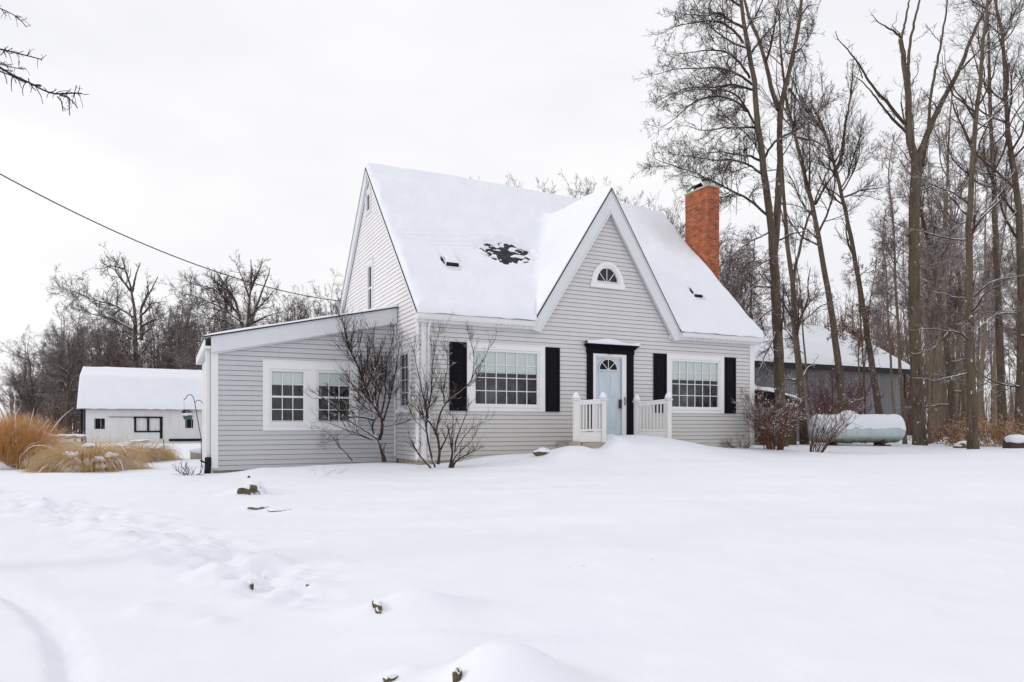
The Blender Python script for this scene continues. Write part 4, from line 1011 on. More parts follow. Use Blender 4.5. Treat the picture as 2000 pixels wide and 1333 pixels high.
# far thickets that read as one mass
def thicket(name, label, px0, px1, d0, d1, N, hmin, hmax, seed, material, prof=None):
    g = np.random.default_rng(seed); pts = []
    px = g.uniform(px0, px1, N); d = g.uniform(d0, d1, N)
    X = CAM[0]+d*(VV[0]+(px-CX)/F*RV[0]); Y = CAM[1]+d*(VV[1]+(px-CX)/F*RV[1]); Z = base_h(X, Y)-.2
    H = g.uniform(hmin, hmax, N)*(np.interp(px, *prof) if prof else 1.)
    n = 7; P = np.zeros((N, n, 3)); P[:, 0] = np.stack([X, Y, Z], -1); dr = np.tile(np.array([0, 0, 1.]), (N, 1))+g.normal(size=(N, 3))*.12
    for k in range(1, n):
        dr = dr+g.normal(size=(N, 3))*.08; dr /= np.linalg.norm(dr, axis=1, keepdims=True); P[:, k] = P[:, k-1]+dr*(H/(n-1))[:, None]
    R = (.012+.006*H)[:, None]*np.linspace(1, .25, n)[None]
    A = Acc(); A.add(P, R, 4)
    C, Rc = grow(P, R, N*9, g, .15, 1, (.7, .25), .33, 4, .16, .05, .5, .010, .4, .4, 2.2, .4); A.add(C, Rc, 3)
    C2, Rc2 = grow(C, Rc, N*16, g, .2, 1, (.7, .25), .5, 3, .18, .03, .6, .009, .3, .5, 1.0, .4); A.add(C2, Rc2, 3)
    o = link(name, A.mesh(name), material); tag(o, label, 'thicket', None, 'stuff')
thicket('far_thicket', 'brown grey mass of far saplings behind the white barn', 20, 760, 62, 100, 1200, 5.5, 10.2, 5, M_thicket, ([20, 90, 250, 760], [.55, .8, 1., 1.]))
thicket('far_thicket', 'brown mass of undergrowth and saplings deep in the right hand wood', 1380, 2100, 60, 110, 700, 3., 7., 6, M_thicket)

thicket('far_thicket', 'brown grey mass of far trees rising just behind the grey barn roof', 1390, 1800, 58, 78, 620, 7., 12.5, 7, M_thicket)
# ------------------------------------------------------------------ barns
WB = empty('white_barn', (-8, 36, .4)); tag(WB, 'low weathered white barn with snowy gambrel roof on the left', 'barn')
Y0 = 34.
mb = MB(); x0, x1 = -9.98, 3.5; zb, ze = .5, 2.66
holes = [(-9.42, -8.86, 1.30, 1.95), (-7.25, -5.72, 1.12, 1.98), (-4.35, -3.88, 1.35, 1.92)]
W_wb = Wall(lambda u, z, o: (u, Y0-o, z))
xs_ = sorted({x0, x1, *[h[0] for h in holes], *[h[1] for h in holes]})
for a, b in zip(xs_[:-1], xs_[1:]):
    hs = [h for h in holes if h[0] <= a+1e-6 and h[1] >= b-1e-6]
    if hs: h = hs[0]; wbox(mb, W_wb, a, b, zb-.4, h[2], -.1, 0); wbox(mb, W_wb, a, b, h[3], ze, -.1, 0)
    else: wbox(mb, W_wb, a, b, zb-.4, ze, -.1, 0)
prof = [(Y0, .1), (Y0, ze), (Y0+1.4, 4.45), (Y0+3.6, 5.2), (Y0+5.8, 4.45), (Y0+7.2, ze), (Y0+7.2, .1)]
mb.prism([(x0-.002, y, z) for y, z in prof], (.1, 0, 0))
for k in range(44): wbox(mb, W_wb, x0+.3*k, x0+.3*k+.012, zb, ze-.02, .0, .008)
mb.build('wall', M_barnwhite, WB)
mb = MB(); mb.box(x0-.16, x0-.005, Y0-.02, Y0+.15, .4, ze); mb.build('corner_post', M_dark, WB)
mb = MB(); wbox(mb, W_wb, -5.3, x1, .50, .66, .009, .05); mb.build('sill_beam', M_dark, WB)
mb = MB(); rp = [(Y0-.25, 2.58), (Y0+1.35, 4.55), (Y0+3.6, 5.3), (Y0+5.85, 4.55), (Y0+7.45, 2.58)]
for (a, b) in zip(rp[:-1], rp[1:]): mb.prism([(x0-.32, a[0], a[1]), (x0-.32, b[0], b[1]), (x0-.32, b[0], b[1]-.07), (x0-.32, a[0], a[1]-.07)], (x1-x0+.6, 0, 0))
rf = mb.build('roof', M_fence, WB)
nu = 150; us = np.linspace(x0-.34, x1+.3, nu); yy = np.concatenate([np.linspace(Y0-.28, Y0+1.35, 14), np.linspace(Y0+1.5, Y0+5.7, 16), np.linspace(Y0+5.85, Y0+7.47, 6)])
zz = np.interp(yy, [a for a, _ in rp], [b for _, b in rp])
U, Yq = np.meshgrid(us, yy, indexing='ij'); Zq = np.tile(zz, (nu, 1))+.14+.05*N1(U*.8, Yq*1.3)+.02*N2(U*3, Yq*3)
Zq[:, 0] = np.interp(yy[0], [a for a, _ in rp], [b for _, b in rp])-.03-.05*np.maximum(N3(us*3, us*0), -.1)
Yq[:, 0] += .03*N2(us*5, us*0)
I = np.arange(nu*len(yy)).reshape(nu, len(yy)); q = np.stack([I[:-1, :-1], I[1:, :-1], I[1:, 1:], I[:-1, 1:]], -1).reshape(-1, 4)
V = np.stack([U, Yq, Zq], -1).reshape(-1, 3); e0 = V[I[0]].copy(); e0[:, 2] -= .2; j = len(V)+np.arange(len(yy)); q2 = np.stack([I[0][:-1], I[0][1:], j[1:], j[:-1]], -1)
link('snow', np_mesh('barn_snow', np.concatenate([V, e0]), np.concatenate([q, q2])), M_roofsnow, rf)
for (h, sill) in ((holes[0], .07), (holes[2], .06)):
    mb = MB(); wbox(mb, W_wb, h[0], h[1], h[2], h[3], -.16, -.12); w_ = mb.build('window', M_dark, WB)
    mb = MB(); wbox(mb, W_wb, h[0]-.04, h[1]+.04, h[2]-.05, h[2], .0, .05); mb.build('sill', M_barnwhite, w_)
h = holes[1]
mb = MB(); wbox(mb, W_wb, h[0], h[1], h[2], h[3], -.14, -.05); dr_ = mb.build('door', M_barnwhite, WB)
mb = MB()
for a, b in ((h[0]-.02, h[0]+.1), ((h[0]+h[1])/2-.06, (h[0]+h[1])/2+.06), (h[1]-.1, h[1]+.06)): wbox(mb, W_wb, a, b, h[2]-.45*(b > h[1]), h[3], -.05, .04)
wbox(mb, W_wb, h[0]-.05, h[1]+.07, h[3], h[3]+.1, .01, .06); wbox(mb, W_wb, h[0], h[1], h[2]-.04, h[2]+.06, -.04, .035)
mb.build('door_bars', M_dark, dr_)
mb = MB(); wbox(mb, W_wb, -8.65, -7.2, 2.03, 2.06, .01, .05); mb.build('door_rail', M_metal, WB)

GB = empty('grey_barn', (28, 15, .6)); tag(GB, 'dark grey metal barn with snowy roof behind the trees on the right', 'barn')
Y1 = 12.; gx0, gx1 = 14., 35.3; ez = 4.93
W_gb = Wall(lambda u, z, o: (u, Y1-o, z))
mb = MB(); wbox(mb, W_gb, gx0, gx1, .2, ez-.05, -.1, 0)
for k in range(int((gx1-gx0)/.23)): wbox(mb, W_gb, gx0+.23*k, gx0+.23*k+.03, .3, ez-.1, .0, .018)
def onX(px, py, X):
    d = np.array([VV[0]+(px-CX)/F*RV[0], VV[1]+(px-CX)/F*RV[1], (YH-py)/F]); t = (X-CAM[0])/d[0]; return CAM[1]+t*d[1], EYE+t*d[2]
pr = [(Y1-.35, ez), onX(1715, 683, gx1+.3), onX(1686, 670, gx1+.3), onX(1637, 645, gx1+.3)]
ry, rz_ = pr[-1]; prof = [(y, z) for y, z in pr]+[(2*ry-y, z) for y, z in pr[::-1][1:]]
mb.prism([(gx1-.1, y, z-.12) for y, z in [(Y1, .3)]+[(max(Y1, min(2*ry-Y1, y)), z) for y, z in prof]+[(2*ry-Y1, .3)]], (.1, 0, 0))
mb.build('wall', M_barngrey, GB)
mb = MB()
for a, b in zip(prof[:-1], prof[1:]): mb.prism([(gx0, a[0], a[1]), (gx0, b[0], b[1]), (gx0, b[0], b[1]-.12), (gx0, a[0], a[1]-.12)], (gx1+.3-gx0, 0, 0))
wbox(mb, W_gb, gx0, gx1+.3, ez-.28, ez-.02, .28, .36)
rf = mb.build('roof', M_darkedge, GB)
ys_ = np.concatenate([np.linspace(prof[i][0], prof[i+1][0], 9)[:-1] for i in range(len(prof)-1)]+[[prof[-1][0]]]); zs_ = np.interp(ys_, [p[0] for p in prof], [p[1] for p in prof])
us = np.linspace(gx0, gx1+.32, 110); U, Yq = np.meshgrid(us, ys_, indexing='ij'); Zq = np.tile(zs_, (110, 1))+.15+.06*N1(U*.7, Yq*.9)
Zq[:, 0] = zs_[0]+.02; Yq = Yq-.03
I = np.arange(U.size).reshape(U.shape); q = np.stack([I[:-1, :-1], I[1:, :-1], I[1:, 1:], I[:-1, 1:]], -1).reshape(-1, 4)
V = np.stack([U, Yq, Zq], -1).reshape(-1, 3); e0 = V[I[-1]].copy(); e0[:, 2] -= .2; j = len(V)+np.arange(len(ys_))
link('snow', np_mesh('grey_barn_snow', np.concatenate([V, e0]), np.concatenate([q, np.stack([I[-1][:-1], I[-1][1:], j[1:], j[:-1]], -1)])), M_roofsnow, rf)
for (a, b, c, d_) in ((29.55, 30.75, 1.35, 2.05), (23.8, 24.5, 1.3, 2.4)):
    mb = MB(); wbox(mb, W_gb, a, b, c, d_, .0, .03); w_ = mb.build('window', M_dark, GB)
    mb = MB(); wbox(mb, W_gb, a-.06, b+.06, d_, d_+.06, .0, .05); wbox(mb, W_gb, a-.06, a, c, d_, .0, .05); wbox(mb, W_gb, b, b+.06, c, d_, .0, .05); mb.build('frame', M_barngrey, w_)
# small open wood shed between house and barn
SH = empty('wood_shed', (14.9, 3.6, .6)); tag(SH, 'small dark open shed with sagging snowy roof just right of the house corner', 'shed')
def spx(px, z, d): p = xy(px, d); return (p[0], p[1], z)
mb = MB(); dS = 29.
a = xy(1462, dS); b = xy(1556, dS); bk = np.array(VV)*2.2
def q3(p, z, o=0): return (p[0]+bk[0]*o, p[1]+bk[1]*o, z)
mb.face([q3(a, .3, .6), q3(b, .3, .6), q3(b, 2.6, .6), q3(a, 2.9, .6)])
mb.face([q3(b, .3, 0), q3(b, .3, 1), q3(b, 2.5, 1), q3(b, 2.5, 0)]); mb.face([q3(a, .3, 0), q3(a, .3, 1), q3(a, 2.9, 1), q3(a, 2.9, 0)])
mb.face([q3(a, .3, 0), q3(b, .3, 0), q3(b, 1.6, 0), q3(a, 1.6, 0)])
mb.build('wall', M_wood, SH)
mb = MB(); m_ = (a+b)/2
mb.prism([q3(a, 2.98, -.15), q3(m_, 2.8, -.15), q3(b, 2.55, -.15), q3(b, 2.47, -.15), q3(m_, 2.72, -.15), q3(a, 2.9, -.15)], (bk[0]*1.2, bk[1]*1.2, 0)); srf = mb.build('roof', M_dark, SH)
us = np.linspace(-.02, 1.06, 30); oo = np.linspace(-.2, 1.0, 10); VS = []
for i_, u in enumerate(us):
    p = a+(b-a)*u
    for o_ in oo:
        ed = min(1., (o_+.2)/.2)**.5*min(1, (1.06-u)/.1)**.5
        VS.append(q3(p, 2.98-.43*u+.06*math.sin(u*3.1)+.02+.24*ed*(1+.5*N1(np.array(u*4.), np.array(o_*3.)))*(1.2-.6*u), o_))
I = np.arange(300).reshape(30, 10); q = np.stack([I[:-1, :-1], I[1:, :-1], I[1:, 1:], I[:-1, 1:]], -1).reshape(-1, 4)
link('snow', np_mesh('shed_snow', np.array(VS), q), M_snow, srf)
mb = MB(); c0 = xy(1534, dS-.5); c1 = xy(1561, dS-.5); mb.prism([(*c0, 2.18), (*c1, 2.18), (*c1, 2.26), (*c0, 2.26)], (.3, .5, 0)); sl = mb.build('shelf', M_wood, SH)
mb = MB(); cc = (c0+c1)/2; blob(mb, (cc[0]+.12, cc[1]+.2, 2.33), (.33, .3, .1), 9, noise=.08); mb.build('snow', M_snow, sl, smooth=True)

# ------------------------------------------------------------------ propane tank
TC = np.array([20.2, 3.70]); TR_ = .50; HL = 1.55; tz = 1.30; ax = np.array(RV); ay = np.array(VV)
PT = empty('propane_tank', (TC[0], TC[1], .65)); tag(PT, 'pale green propane tank capped with snow before the grey barn', 'tank')
def tank_pts(rad, half, cap, nu=40, nv=26, a0=0., a1=2*math.pi, zs=1.):
    prof = [(-half-cap*math.cos(t), rad*math.sin(t)) for t in np.linspace(0.02, math.pi/2, 9)]+[(x, rad) for x in np.linspace(-half, half, nv)[1:-1]]+[(half+cap*math.cos(t), rad*math.sin(t)) for t in np.linspace(math.pi/2, .02, 9)]
    V = []
    for (s, r) in prof:
        for k in range(nu+1):
            a = a0+(a1-a0)*k/nu; h = r*math.cos(a); v = r*math.sin(a)
            V.append((TC[0]+ax[0]*s+ay[0]*h, TC[1]+ax[1]*s+ay[1]*h, tz+v*zs))
    n = len(prof); I = np.arange(n*(nu+1)).reshape(n, nu+1)
    return np.array(V), np.stack([I[:-1, :-1], I[:-1, 1:], I[1:, 1:], I[1:, :-1]], -1).reshape(-1, 4)
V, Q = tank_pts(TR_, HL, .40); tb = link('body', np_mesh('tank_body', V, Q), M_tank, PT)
mb = MB()
for s in (-HL, HL):
    pts = [(TC[0]+ax[0]*s+ay[0]*TR_*1.008*math.cos(a), TC[1]+ax[1]*s+ay[1]*TR_*1.008*math.cos(a), tz+TR_*1.008*math.sin(a)) for a in np.linspace(0, 2*math.pi, 33)]
    mb.tube(pts, .008, 5, cap=False)
mb.build('weld_seam', M_tank, PT)
V, Q = tank_pts(TR_+.012, HL+.01, .41, 30, 60, .22, math.pi-.22)
s_ = (V[:, :2]-TC)@ax; h_ = (V[:, :2]-TC)@ay
k_ = np.clip((V[:, 2]-tz)/TR_, 0, 1)
V[:, 2] += .16*np.clip((k_-.25)/.5, 0, 1)**.8+.03*N2(s_*3, h_*3)*k_+.02*N3(s_*7, h_*5)
V[:, 2] += .16*np.exp(-(((s_+.35)/.32)**2+(h_/.35)**2)**2)
V[:, 2] -= np.where(k_ < .35, .14*N1(s_*4+2, h_*0+.3)+.03, 0)
link('snow', np_mesh('tank_snow', V, Q), M_snow, PT)
for s in (-1.0, .95):
    mb = MB(); c = TC+ax*s
    for o in (-.3, .3): p = c+ay*o; mb.box(p[0]-.05, p[0]+.05, p[1]-.05, p[1]+.05, .45, tz-.36)
    mb.tube([(*(c-ay*.42-ax*.0), .76), (*(c+ay*.42), .76)], .045, 6); mb.tube([(*(c-ax*.3-ay*.3), .68), (*(c+ax*.3-ay*.3), .68)], .05, 6); mb.build('saddle', M_wood, PT)
mb = MB(); p = TC+ax*(-.35); mb.tube([(*p, tz+TR_-.03), (*p, tz+TR_+.13)], [.17, .17], 14); mb.build('valve_dome', M_tank, PT, smooth=True)

# ------------------------------------------------------------------ shrubs
def shrub(name, label, stems, seed, n2, n3, n4, m, r=.02, base=None, lr=(.34, .5, .5), up=(.08, .06, .05), tr=.0032, group=None, lmax=1.2, dots=0):
    g = np.random.default_rng(seed); NP = 18; P = []; R = []
    for s in stems:
        pts, r0 = s if isinstance(s, tuple) else (s, r)
        q = resample(pts, NP); q[1:] += np.cumsum(g.normal(size=(NP-1, 3))*.006, 0); P.append(q); R.append(np.linspace(r0, max(.15*r0, .004), NP))
    P = np.array(P); R = np.array(R); b = base if base is not None else P[0][0]
    t = empty(name, tuple(b)); tag(t, label, 'shrub', group)
    A = Acc(); A.add(P, R, 7); W = Acc()
    C2, R2 = grow(P, R, n2, g, .2, 1, (.7, .25), lr[0], 9, .13, up[0], .55, .004, .25, .4, lmax); W.add(C2, R2, 4)
    C3, R3 = grow(C2, R2, n3, g, .1, 1, (.6, .25), lr[1], 6, .13, up[1], .65, tr, .12, .5, .7); W.add(C3, R3, 3)
    if n4: C4, R4 = grow(C3, R3, n4, g, .1, 1, (.6, .25), lr[2], 4, .14, up[2], .8, tr, .08, .6, .35); W.add(C4, R4, 3)
    if n4: link('stems', A.mesh('stems'), m, t); link('twigs', W.mesh('twigs'), m, t)
    else: link('stems', two_tone('stems', A, W), (m, m), t)
    if dots:
        pi = g.integers(0, len(C3), dots); c = C3[pi, g.integers(1, C3.shape[1], dots)]+np.array([0, 0, .012]); rr = g.uniform(.010, .026, dots)
        oc = np.array([(1, 0, 0), (-1, 0, 0), (0, 1, 0), (0, -1, 0), (0, 0, .8), (0, 0, -.6)]); fc = np.array([(0, 2, 4), (2, 1, 4), (1, 3, 4), (3, 0, 4), (2, 0, 5), (1, 2, 5), (3, 1, 5), (0, 3, 5)])
        V = (c[:, None]+oc[None]*rr[:, None, None]*g.uniform(.7, 1.5, (dots, 6, 1))).reshape(-1, 3); T3 = (fc[None]+(np.arange(dots)*6)[:, None, None]).reshape(-1, 3)
        link('snow_flecks', np_mesh('snow_flecks', V, None, T3), M_snow, t)['kind'] = 'stuff'
    return t
cS = lambda pts: crop(600, 620, 4.3, pts)
d1 = 17.1
S1 = [([(650, 1215), (630, 1100), (605, 1030)], .075, 0), ([(605, 1030), (570, 1000), (545, 920), (560, 860), (600, 830), (650, 780)], .035, .2), ([(607, 1030), (640, 940), (650, 860), (620, 820), (540, 720), (500, 600), (450, 430), (390, 330), (340, 220), (300, 0)], .05, -.3),
      ([(600, 1025), (480, 950), (360, 880), (280, 830), (200, 800)], .035, -.5), ([(560, 860), (450, 840), (350, 850), (270, 820), (240, 740), (110, 680), (0, 600)], .035, -.3), ([(640, 870), (680, 720), (720, 500), (745, 330), (770, 200)], .03, .3),
      ([(600, 830), (570, 650), (575, 450), (560, 300), (530, 120)], .03, .3), ([(550, 1030), (430, 980), (320, 950), (180, 900), (80, 870)], .025, -.5), ([(550, 1030), (470, 1000), (390, 970), (250, 1020), (130, 1060)], .022, .3), ([(380, 1205), (300, 1120), (240, 1040), (160, 960), (60, 910)], .02, -.6),
      ([(650, 920), (780, 900), (880, 865), (940, 850)], .018, -.4), ([(620, 820), (650, 620), (640, 430), (680, 300), (720, 130)], .03, 0), ([(540, 720), (460, 620), (380, 560), (280, 480)], .022, -.4)]
shrub('bare_shrub', 'small crooked bare tree with dark trunk before the addition window', [(pl(cS(p), d1, dd), r*.8) for p, r, dd in S1], 31, 210, 1500, 2400, M_shrub, tr=.0023, dots=40, lr=(.42, .5, .5), up=(.10, .08, .06))
d2 = 16.1
S2 = [([(1100, 1235), (1110, 1120), (1080, 960), (1020, 870), (930, 800), (860, 710), (800, 685)], .045, -.3), ([(1110, 1120), (1160, 1040), (1200, 930), (1260, 870)], .03, -.2), ([(1080, 980), (1100, 860), (1130, 760), (1180, 700), (1300, 620), (1370, 560), (1410, 430), (1500, 350), (1535, 200)], .03, .2),
      ([(1040, 1265), (940, 1170), (880, 1080), (850, 1010), (790, 1010)], .035, -.3), ([(1075, 1260), (1030, 1150), (1010, 1010), (980, 920), (990, 830), (1030, 700), (1030, 550), (1050, 280), (1110, 80)], .03, .3), ([(1195, 1280), (1220, 1150), (1210, 1000), (1230, 850), (1220, 720)], .026, .1),
      ([(1200, 1285), (1260, 1190), (1380, 1150), (1490, 1100)], .038, -.3), ([(1200, 1280), (1250, 1160), (1370, 1060), (1410, 1000), (1430, 935)], .026, -.2), ([(1230, 1150), (1270, 980), (1330, 830), (1360, 700)], .024, .3), ([(1190, 1260), (1210, 1130), (1180, 940), (1130, 860)], .02, .1),
      ([(1020, 850), (970, 640), (930, 450), (900, 300), (870, 180)], .022, -.2), ([(1380, 520), (1400, 400), (1380, 250), (1340, 80)], .014, 0), ([(1240, 1130), (1330, 1000), (1400, 920), (1548, 850)], .014, -.3), ([(1150, 730), (1130, 600), (1170, 420), (1150, 250)], .014, .1)]
shrub('bare_shrub', 'many stemmed bare shrub with pruned snowy stubs at the house corner', [(pl(cS(p), d2, dd), r*.8) for p, r, dd in S2], 32, 160, 900, 1500, M_shrub, tr=.0024, dots=40, lr=(.34, .5, .5), up=(.10, .08, .06))
def fan(px, d, n, h, spread, seed, lean=(0, 0), r=.011, br=.25):
    g = np.random.default_rng(seed); c = xy(px, d); out = []
    for k in range(n):
        a = g.uniform(0, 2*math.pi); rad = br*math.sqrt(g.random()); b = c+rad*np.array([math.cos(a), math.sin(a)])
        z = gz(*b)-.05; s = spread*math.sqrt(g.random()); hh = h*g.uniform(.6, 1.); dirv = np.array([math.cos(a)*s+lean[0], math.sin(a)*s+lean[1]])
        pts = [(*(b+dirv*(t**1.2)), z+hh*t) for t in np.linspace(0, 1, 5)]; out.append((np.array(pts)+g.normal(size=(5, 3))*.02*np.linspace(0, 1, 5)[:, None], r*g.uniform(.6, 1.2)))
    return out
shrub('red_shrub', 'dense reddish twiggy shrub dotted with snow at the right house corner', fan(1512, 20.6, 64, 1.75, .85, 41, (-.1, 0)), 42, 380, 1500, 1400, M_redtwig, tr=.0042, dots=420, lr=(.4, .5, .5), up=(.05, .04, .03), lmax=.9)
shrub('red_shrub', 'open dark stemmed shrub leaning right before the propane tank', fan(1592, 21.4, 22, 1.7, .6, 43, (.65, -.3), .013, .22), 44, 140, 480, 600, M_redtwig, tr=.004, dots=60, lr=(.35, .5, .5), lmax=.9)
shrub('red_shrub', 'purplish red fine twigged bush behind the propane tank', fan(1632, 32.5, 50, 3.6, 1.7, 45, (.3, -.1), .012, .5), 46, 500, 2200, 2600, M_purple, tr=.0055, dots=160, lr=(.32, .5, .5))
shrub('low_shrub', 'small dark twiggy stub poking from the snow left of the addition', fan(372, 15.6, 7, .24, .3, 47, (.0, 0), .010, .05), 48, 26, 40, 0, M_larch, tr=.004, lr=(.5, .5, .5), lmax=.2)
shrub('low_shrub', 'low snowy evergreen shrub at the right foot of the front wall', fan(1447, 20.9, 14, .3, .5, 49, (.0, -.1), .010, .2), 50, 60, 120, 0, M_redtwig, tr=.006, lr=(.5, .5, .5), lmax=.25)
for i, (px, d, n, h, lab) in enumerate(((632, 15.2, 22, .16, 'pale dead weed stalks in the snow before the addition'), (1160, 6.9, 6, .07, 'few thin grass tips poking through the snow of the front yard'), (930, 16.6, 5, .08, 'tiny dark weed tips in the drift under the left front window'))):
    A = Acc()
    for P_, r_ in fan(px, d, n, h, .25, 60+i, (.1, 0), .003, .3):
        q_ = resample(P_, 8); A.add(q_[None], np.linspace(r_, r_*.4, 8)[None], 4)
    o = link('weed_stalks', A.mesh('weed_stalks'), M_fence if i == 0 else M_shrub); tag(o, lab, 'weeds', None, 'stuff')

# ------------------------------------------------------------------ ornamental grasses
def lump(mb, c, r, seed):
    nn = np.random.default_rng(seed); n0 = len(mb.v); nu, nv = 40, 20; ph = nn.uniform(0, 50, 2)
    for a in range(nv+1):
        for b in range(nu):
            th_ = math.pi*a/nv; fi = 2*math.pi*b/nu; d = np.array([math.sin(th_)*math.cos(fi), math.sin(th_)*math.sin(fi), math.cos(th_)])
            k = 1+.9*float(N1(np.array(ph[0]+1.7*d[0]+.8*d[2]), np.array(ph[1]+1.7*d[1])))+.5*float(N2(np.array(ph[1]+4*d[0]+2*d[2]), np.array(ph[0]+4*d[1]-2*d[2])))
            mb.v.append((c[0]+r[0]*d[0]*k, c[1]+r[1]*d[1]*k, c[2]+r[2]*d[2]*(k if d[2] > 0 else .7*k)))
    for a in range(nv):
        for b in range(nu):
            e = (b+1) % nu; mb.f.append((n0+a*nu+b, n0+(a+1)*nu+b, n0+(a+1)*nu+e, n0+a*nu+e)); mb.m.append(mb.cur)
def grass_clump(name, label, px, d, N, L, seed, upang, droop, material, rad=.25, w=.0055, plumes=0, snow=(), cat='grass clump', group=None, lean=(0, 0), squash=1., dead=None):
    g = np.random.default_rng(seed); c = xy(px, d); zc = gz(*c)
    t = empty(name, (c[0], c[1], zc)); tag(t, label, cat, group)
    def blades(n, Lm, ua, dr, wd, sd):
        az = g.uniform(0, 2*math.pi, n); r0 = rad*np.sqrt(g.random(n)); b = np.stack([c[0]+r0*np.cos(az), c[1]+r0*np.sin(az), np.full(n, zc-.05)], -1)
        el = g.normal(ua, sd, n); dv = np.stack([np.cos(az)*np.cos(el)+lean[0], np.sin(az)*np.cos(el)+lean[1], np.sin(el)], -1); Ls = Lm*g.uniform(.55, 1.15, n)
        k = 9; P = [b]; cur = b
        for i in range(k):
            dv = dv+np.array([0, 0, -1.])*(dr*(i/k)*g.uniform(.5, 1.5, n))[:, None]+g.normal(size=(n, 3))*.05; dv /= np.linalg.norm(dv, axis=1, keepdims=True)
            cur = cur+dv*(Ls/k)[:, None]; cur[:, 2] = np.maximum(cur[:, 2], zc+.01); P.append(cur)
        P = np.stack(P, 1); R = np.tile(np.concatenate([[.7], np.linspace(1, .25, k)]), (n, 1))*wd; return P, R
    P, R = blades(N, L, upang, droop, w, .28); A = Acc(); A.add(P, R, 3); link('blades', A.mesh('blades'), material, t)
    if plumes:
        P, R = blades(plumes, L*1.25, upang+.1, droop*1.1, w*1.1, .22); A = Acc(); A.add(P, R, 3)
        tip, tr_ = P[:, 4:], np.tile([.005, .010, .012, .010, .008, .004], (plumes, 1))*1.; A.add(tip, tr_, 5); link('plumes', A.mesh('plumes'), M_plume, t)
    for i, (ox, od, oz, rx, ry_, rz2) in enumerate(snow):
        mb = MB(); p = c+ox*.95*np.array(RV)+od*.83*np.array(VV); lump(mb, (p[0], p[1], zc+oz), (rx*.92, ry_*.9, rz2*.8), seed*7+i); mb.build('snow_clump', M_snow, t, smooth=True)
    if dead:
        A = Acc(); n = dead; P, R = blades(n, L*.5, .5, 1.3, w*4.5, .4); A.add(P, R, 4); link('curled_leaves', A.mesh('curled_leaves'), M_tan, t)
    return t
GG = 'dry ornamental grass clumps on the left'
grass_clump('ornamental_grass', 'tall upright orange dry grass clump at the left edge', 18, 18.8, 5200, 1.42, 81, 1.32, .20, M_grass2, .5, .0050, 40, ((.2, -.5, .1, .3, .3, .14),), group=GG, lean=(.05, -.02))
grass_clump('ornamental_grass', 'snow bent pale grass leaning right beside the tall orange clump', 62, 19.4, 800, 1.15, 82, 1.0, .55, M_grass2, .3, .005, 220, (), group=GG, lean=(.35, -.15))
grass_clump('ornamental_grass', 'low fountain of tan grass weighed down with snow lumps in front', 174, 17.3, 5600, 1.2, 83, .72, .62, M_grass, .45, .0050, 10, ((.14, -.86, .20, .19, .17, .16), (.55, -.62, .27, .17, .2, .10), (.38, -.78, .22, .11, .16, .12), (-.06, -.62, .40, .12, .14, .10), (.68, -.72, .12, .12, .14, .08), (.20, -.98, .04, .22, .2, .12), (.75, -.42, .36, .14, .18, .09), (-.25, -.66, .40, .09, .1, .07), (.04, -.80, .36, .10, .1, .09), (.12, -.25, .60, .13, .12, .08)), group=GG, dead=240)
grass_clump('ornamental_grass', 'golden grass clump in the middle behind the low snow lumped one', 235, 21.5, 1800, .85, 84, .85, .5, M_grass, .6, .006, 0, ((.1, -.5, .5, .3, .2, .07),), group=GG)
grass_clump('ornamental_grass', 'golden grass clump flattened by snow in front of the white barn door', 276, 22.2, 3000, 1.0, 85, .62, .55, M_grass, .4, .006, 0, ((-.2, -.5, .36, .4, .3, .10), (.1, -.6, .2, .3, .25, .1), (.05, -.1, .62, .3, .2, .06), (-.45, -.3, .52, .3, .2, .06)), group=GG, dead=100)
grass_clump('ornamental_grass', 'golden grass tuft before the rail fence', 128, 23.5, 900, .8, 86, 1.05, .3, M_grass, .5, .006, 0, ((0, -.3, .55, .2, .15, .06),), group=GG)
# dry beech brush and fern in the wood at right
def brush(name, label, px, d, n, h, seed, m, lf, spread=.7):
    t = shrub(name, label, fan(px, d, n, h, spread, seed, (0, 0), .008, .4), seed+1, n*6, n*12, 0, M_redtwig, tr=.004, lmax=.5)
    g = np.random.default_rng(seed); c = xy(px, d); zc = gz(*c)
    V = []; q = g.normal(size=(lf, 3))*np.array([spread*.7, spread*.7, h*.28])+np.array([c[0], c[1], zc+h*.42]); q[:, 2] = np.maximum(q[:, 2], zc+.02)
    q = np.concatenate([q, q+g.normal(size=q.shape)*.08]); Vv_, Q_ = leaves(q[:, None, :].repeat(2, 1), lf*2, g, .052, .03); link('dry_leaves', np_mesh('dry_leaves', Vv_, Q_, smooth=False), m, t); return t
brush('dry_brush', 'tan dry leafy brush right of the forward straight tree', 1938, 28.5, 26, 1.2, 91, M_tan, 900, .9)
brush('dry_brush', 'upright tan brush between the leaning tree and the forward straight tree', 1873, 29.5, 14, 1.2, 93, M_tan, 300, .35)
brush('dry_brush', 'low brown brush at the foot of the wood near the mossy tree', 1838, 33, 16, .8, 95, M_leaf, 350, .9)
brush('dry_brush', 'tan dry brush by the right edge of the wood', 1985, 30, 16, 1.0, 97, M_tan, 450, .7)
t = brush('young_beech', 'young beech holding red brown leaves over the grey barn roof', 1686, 31.5, 10, 6.6, 99, M_leaf, 0, .5) if False else None
P = rooted([(1690, 865), (1689, 780), (1686, 700), (1682, 630), (1680, 560), (1676, 500)], 32.)
hero('young_beech', 'young beech holding red brown leaves in front of the grey barn roof', 'tree', P[0], [(P, .05, .012)], [], 102, 14, 90, 400, 700, None, (.5, 1.), (1.2, .2), .3, .0, .0, .17, .0055, leaf=1500, lmax1=1.6)
P = rooted([(1462, 868), (1464, 760), (1468, 680), (1466, 600), (1470, 520), (1474, 470)], 33.)
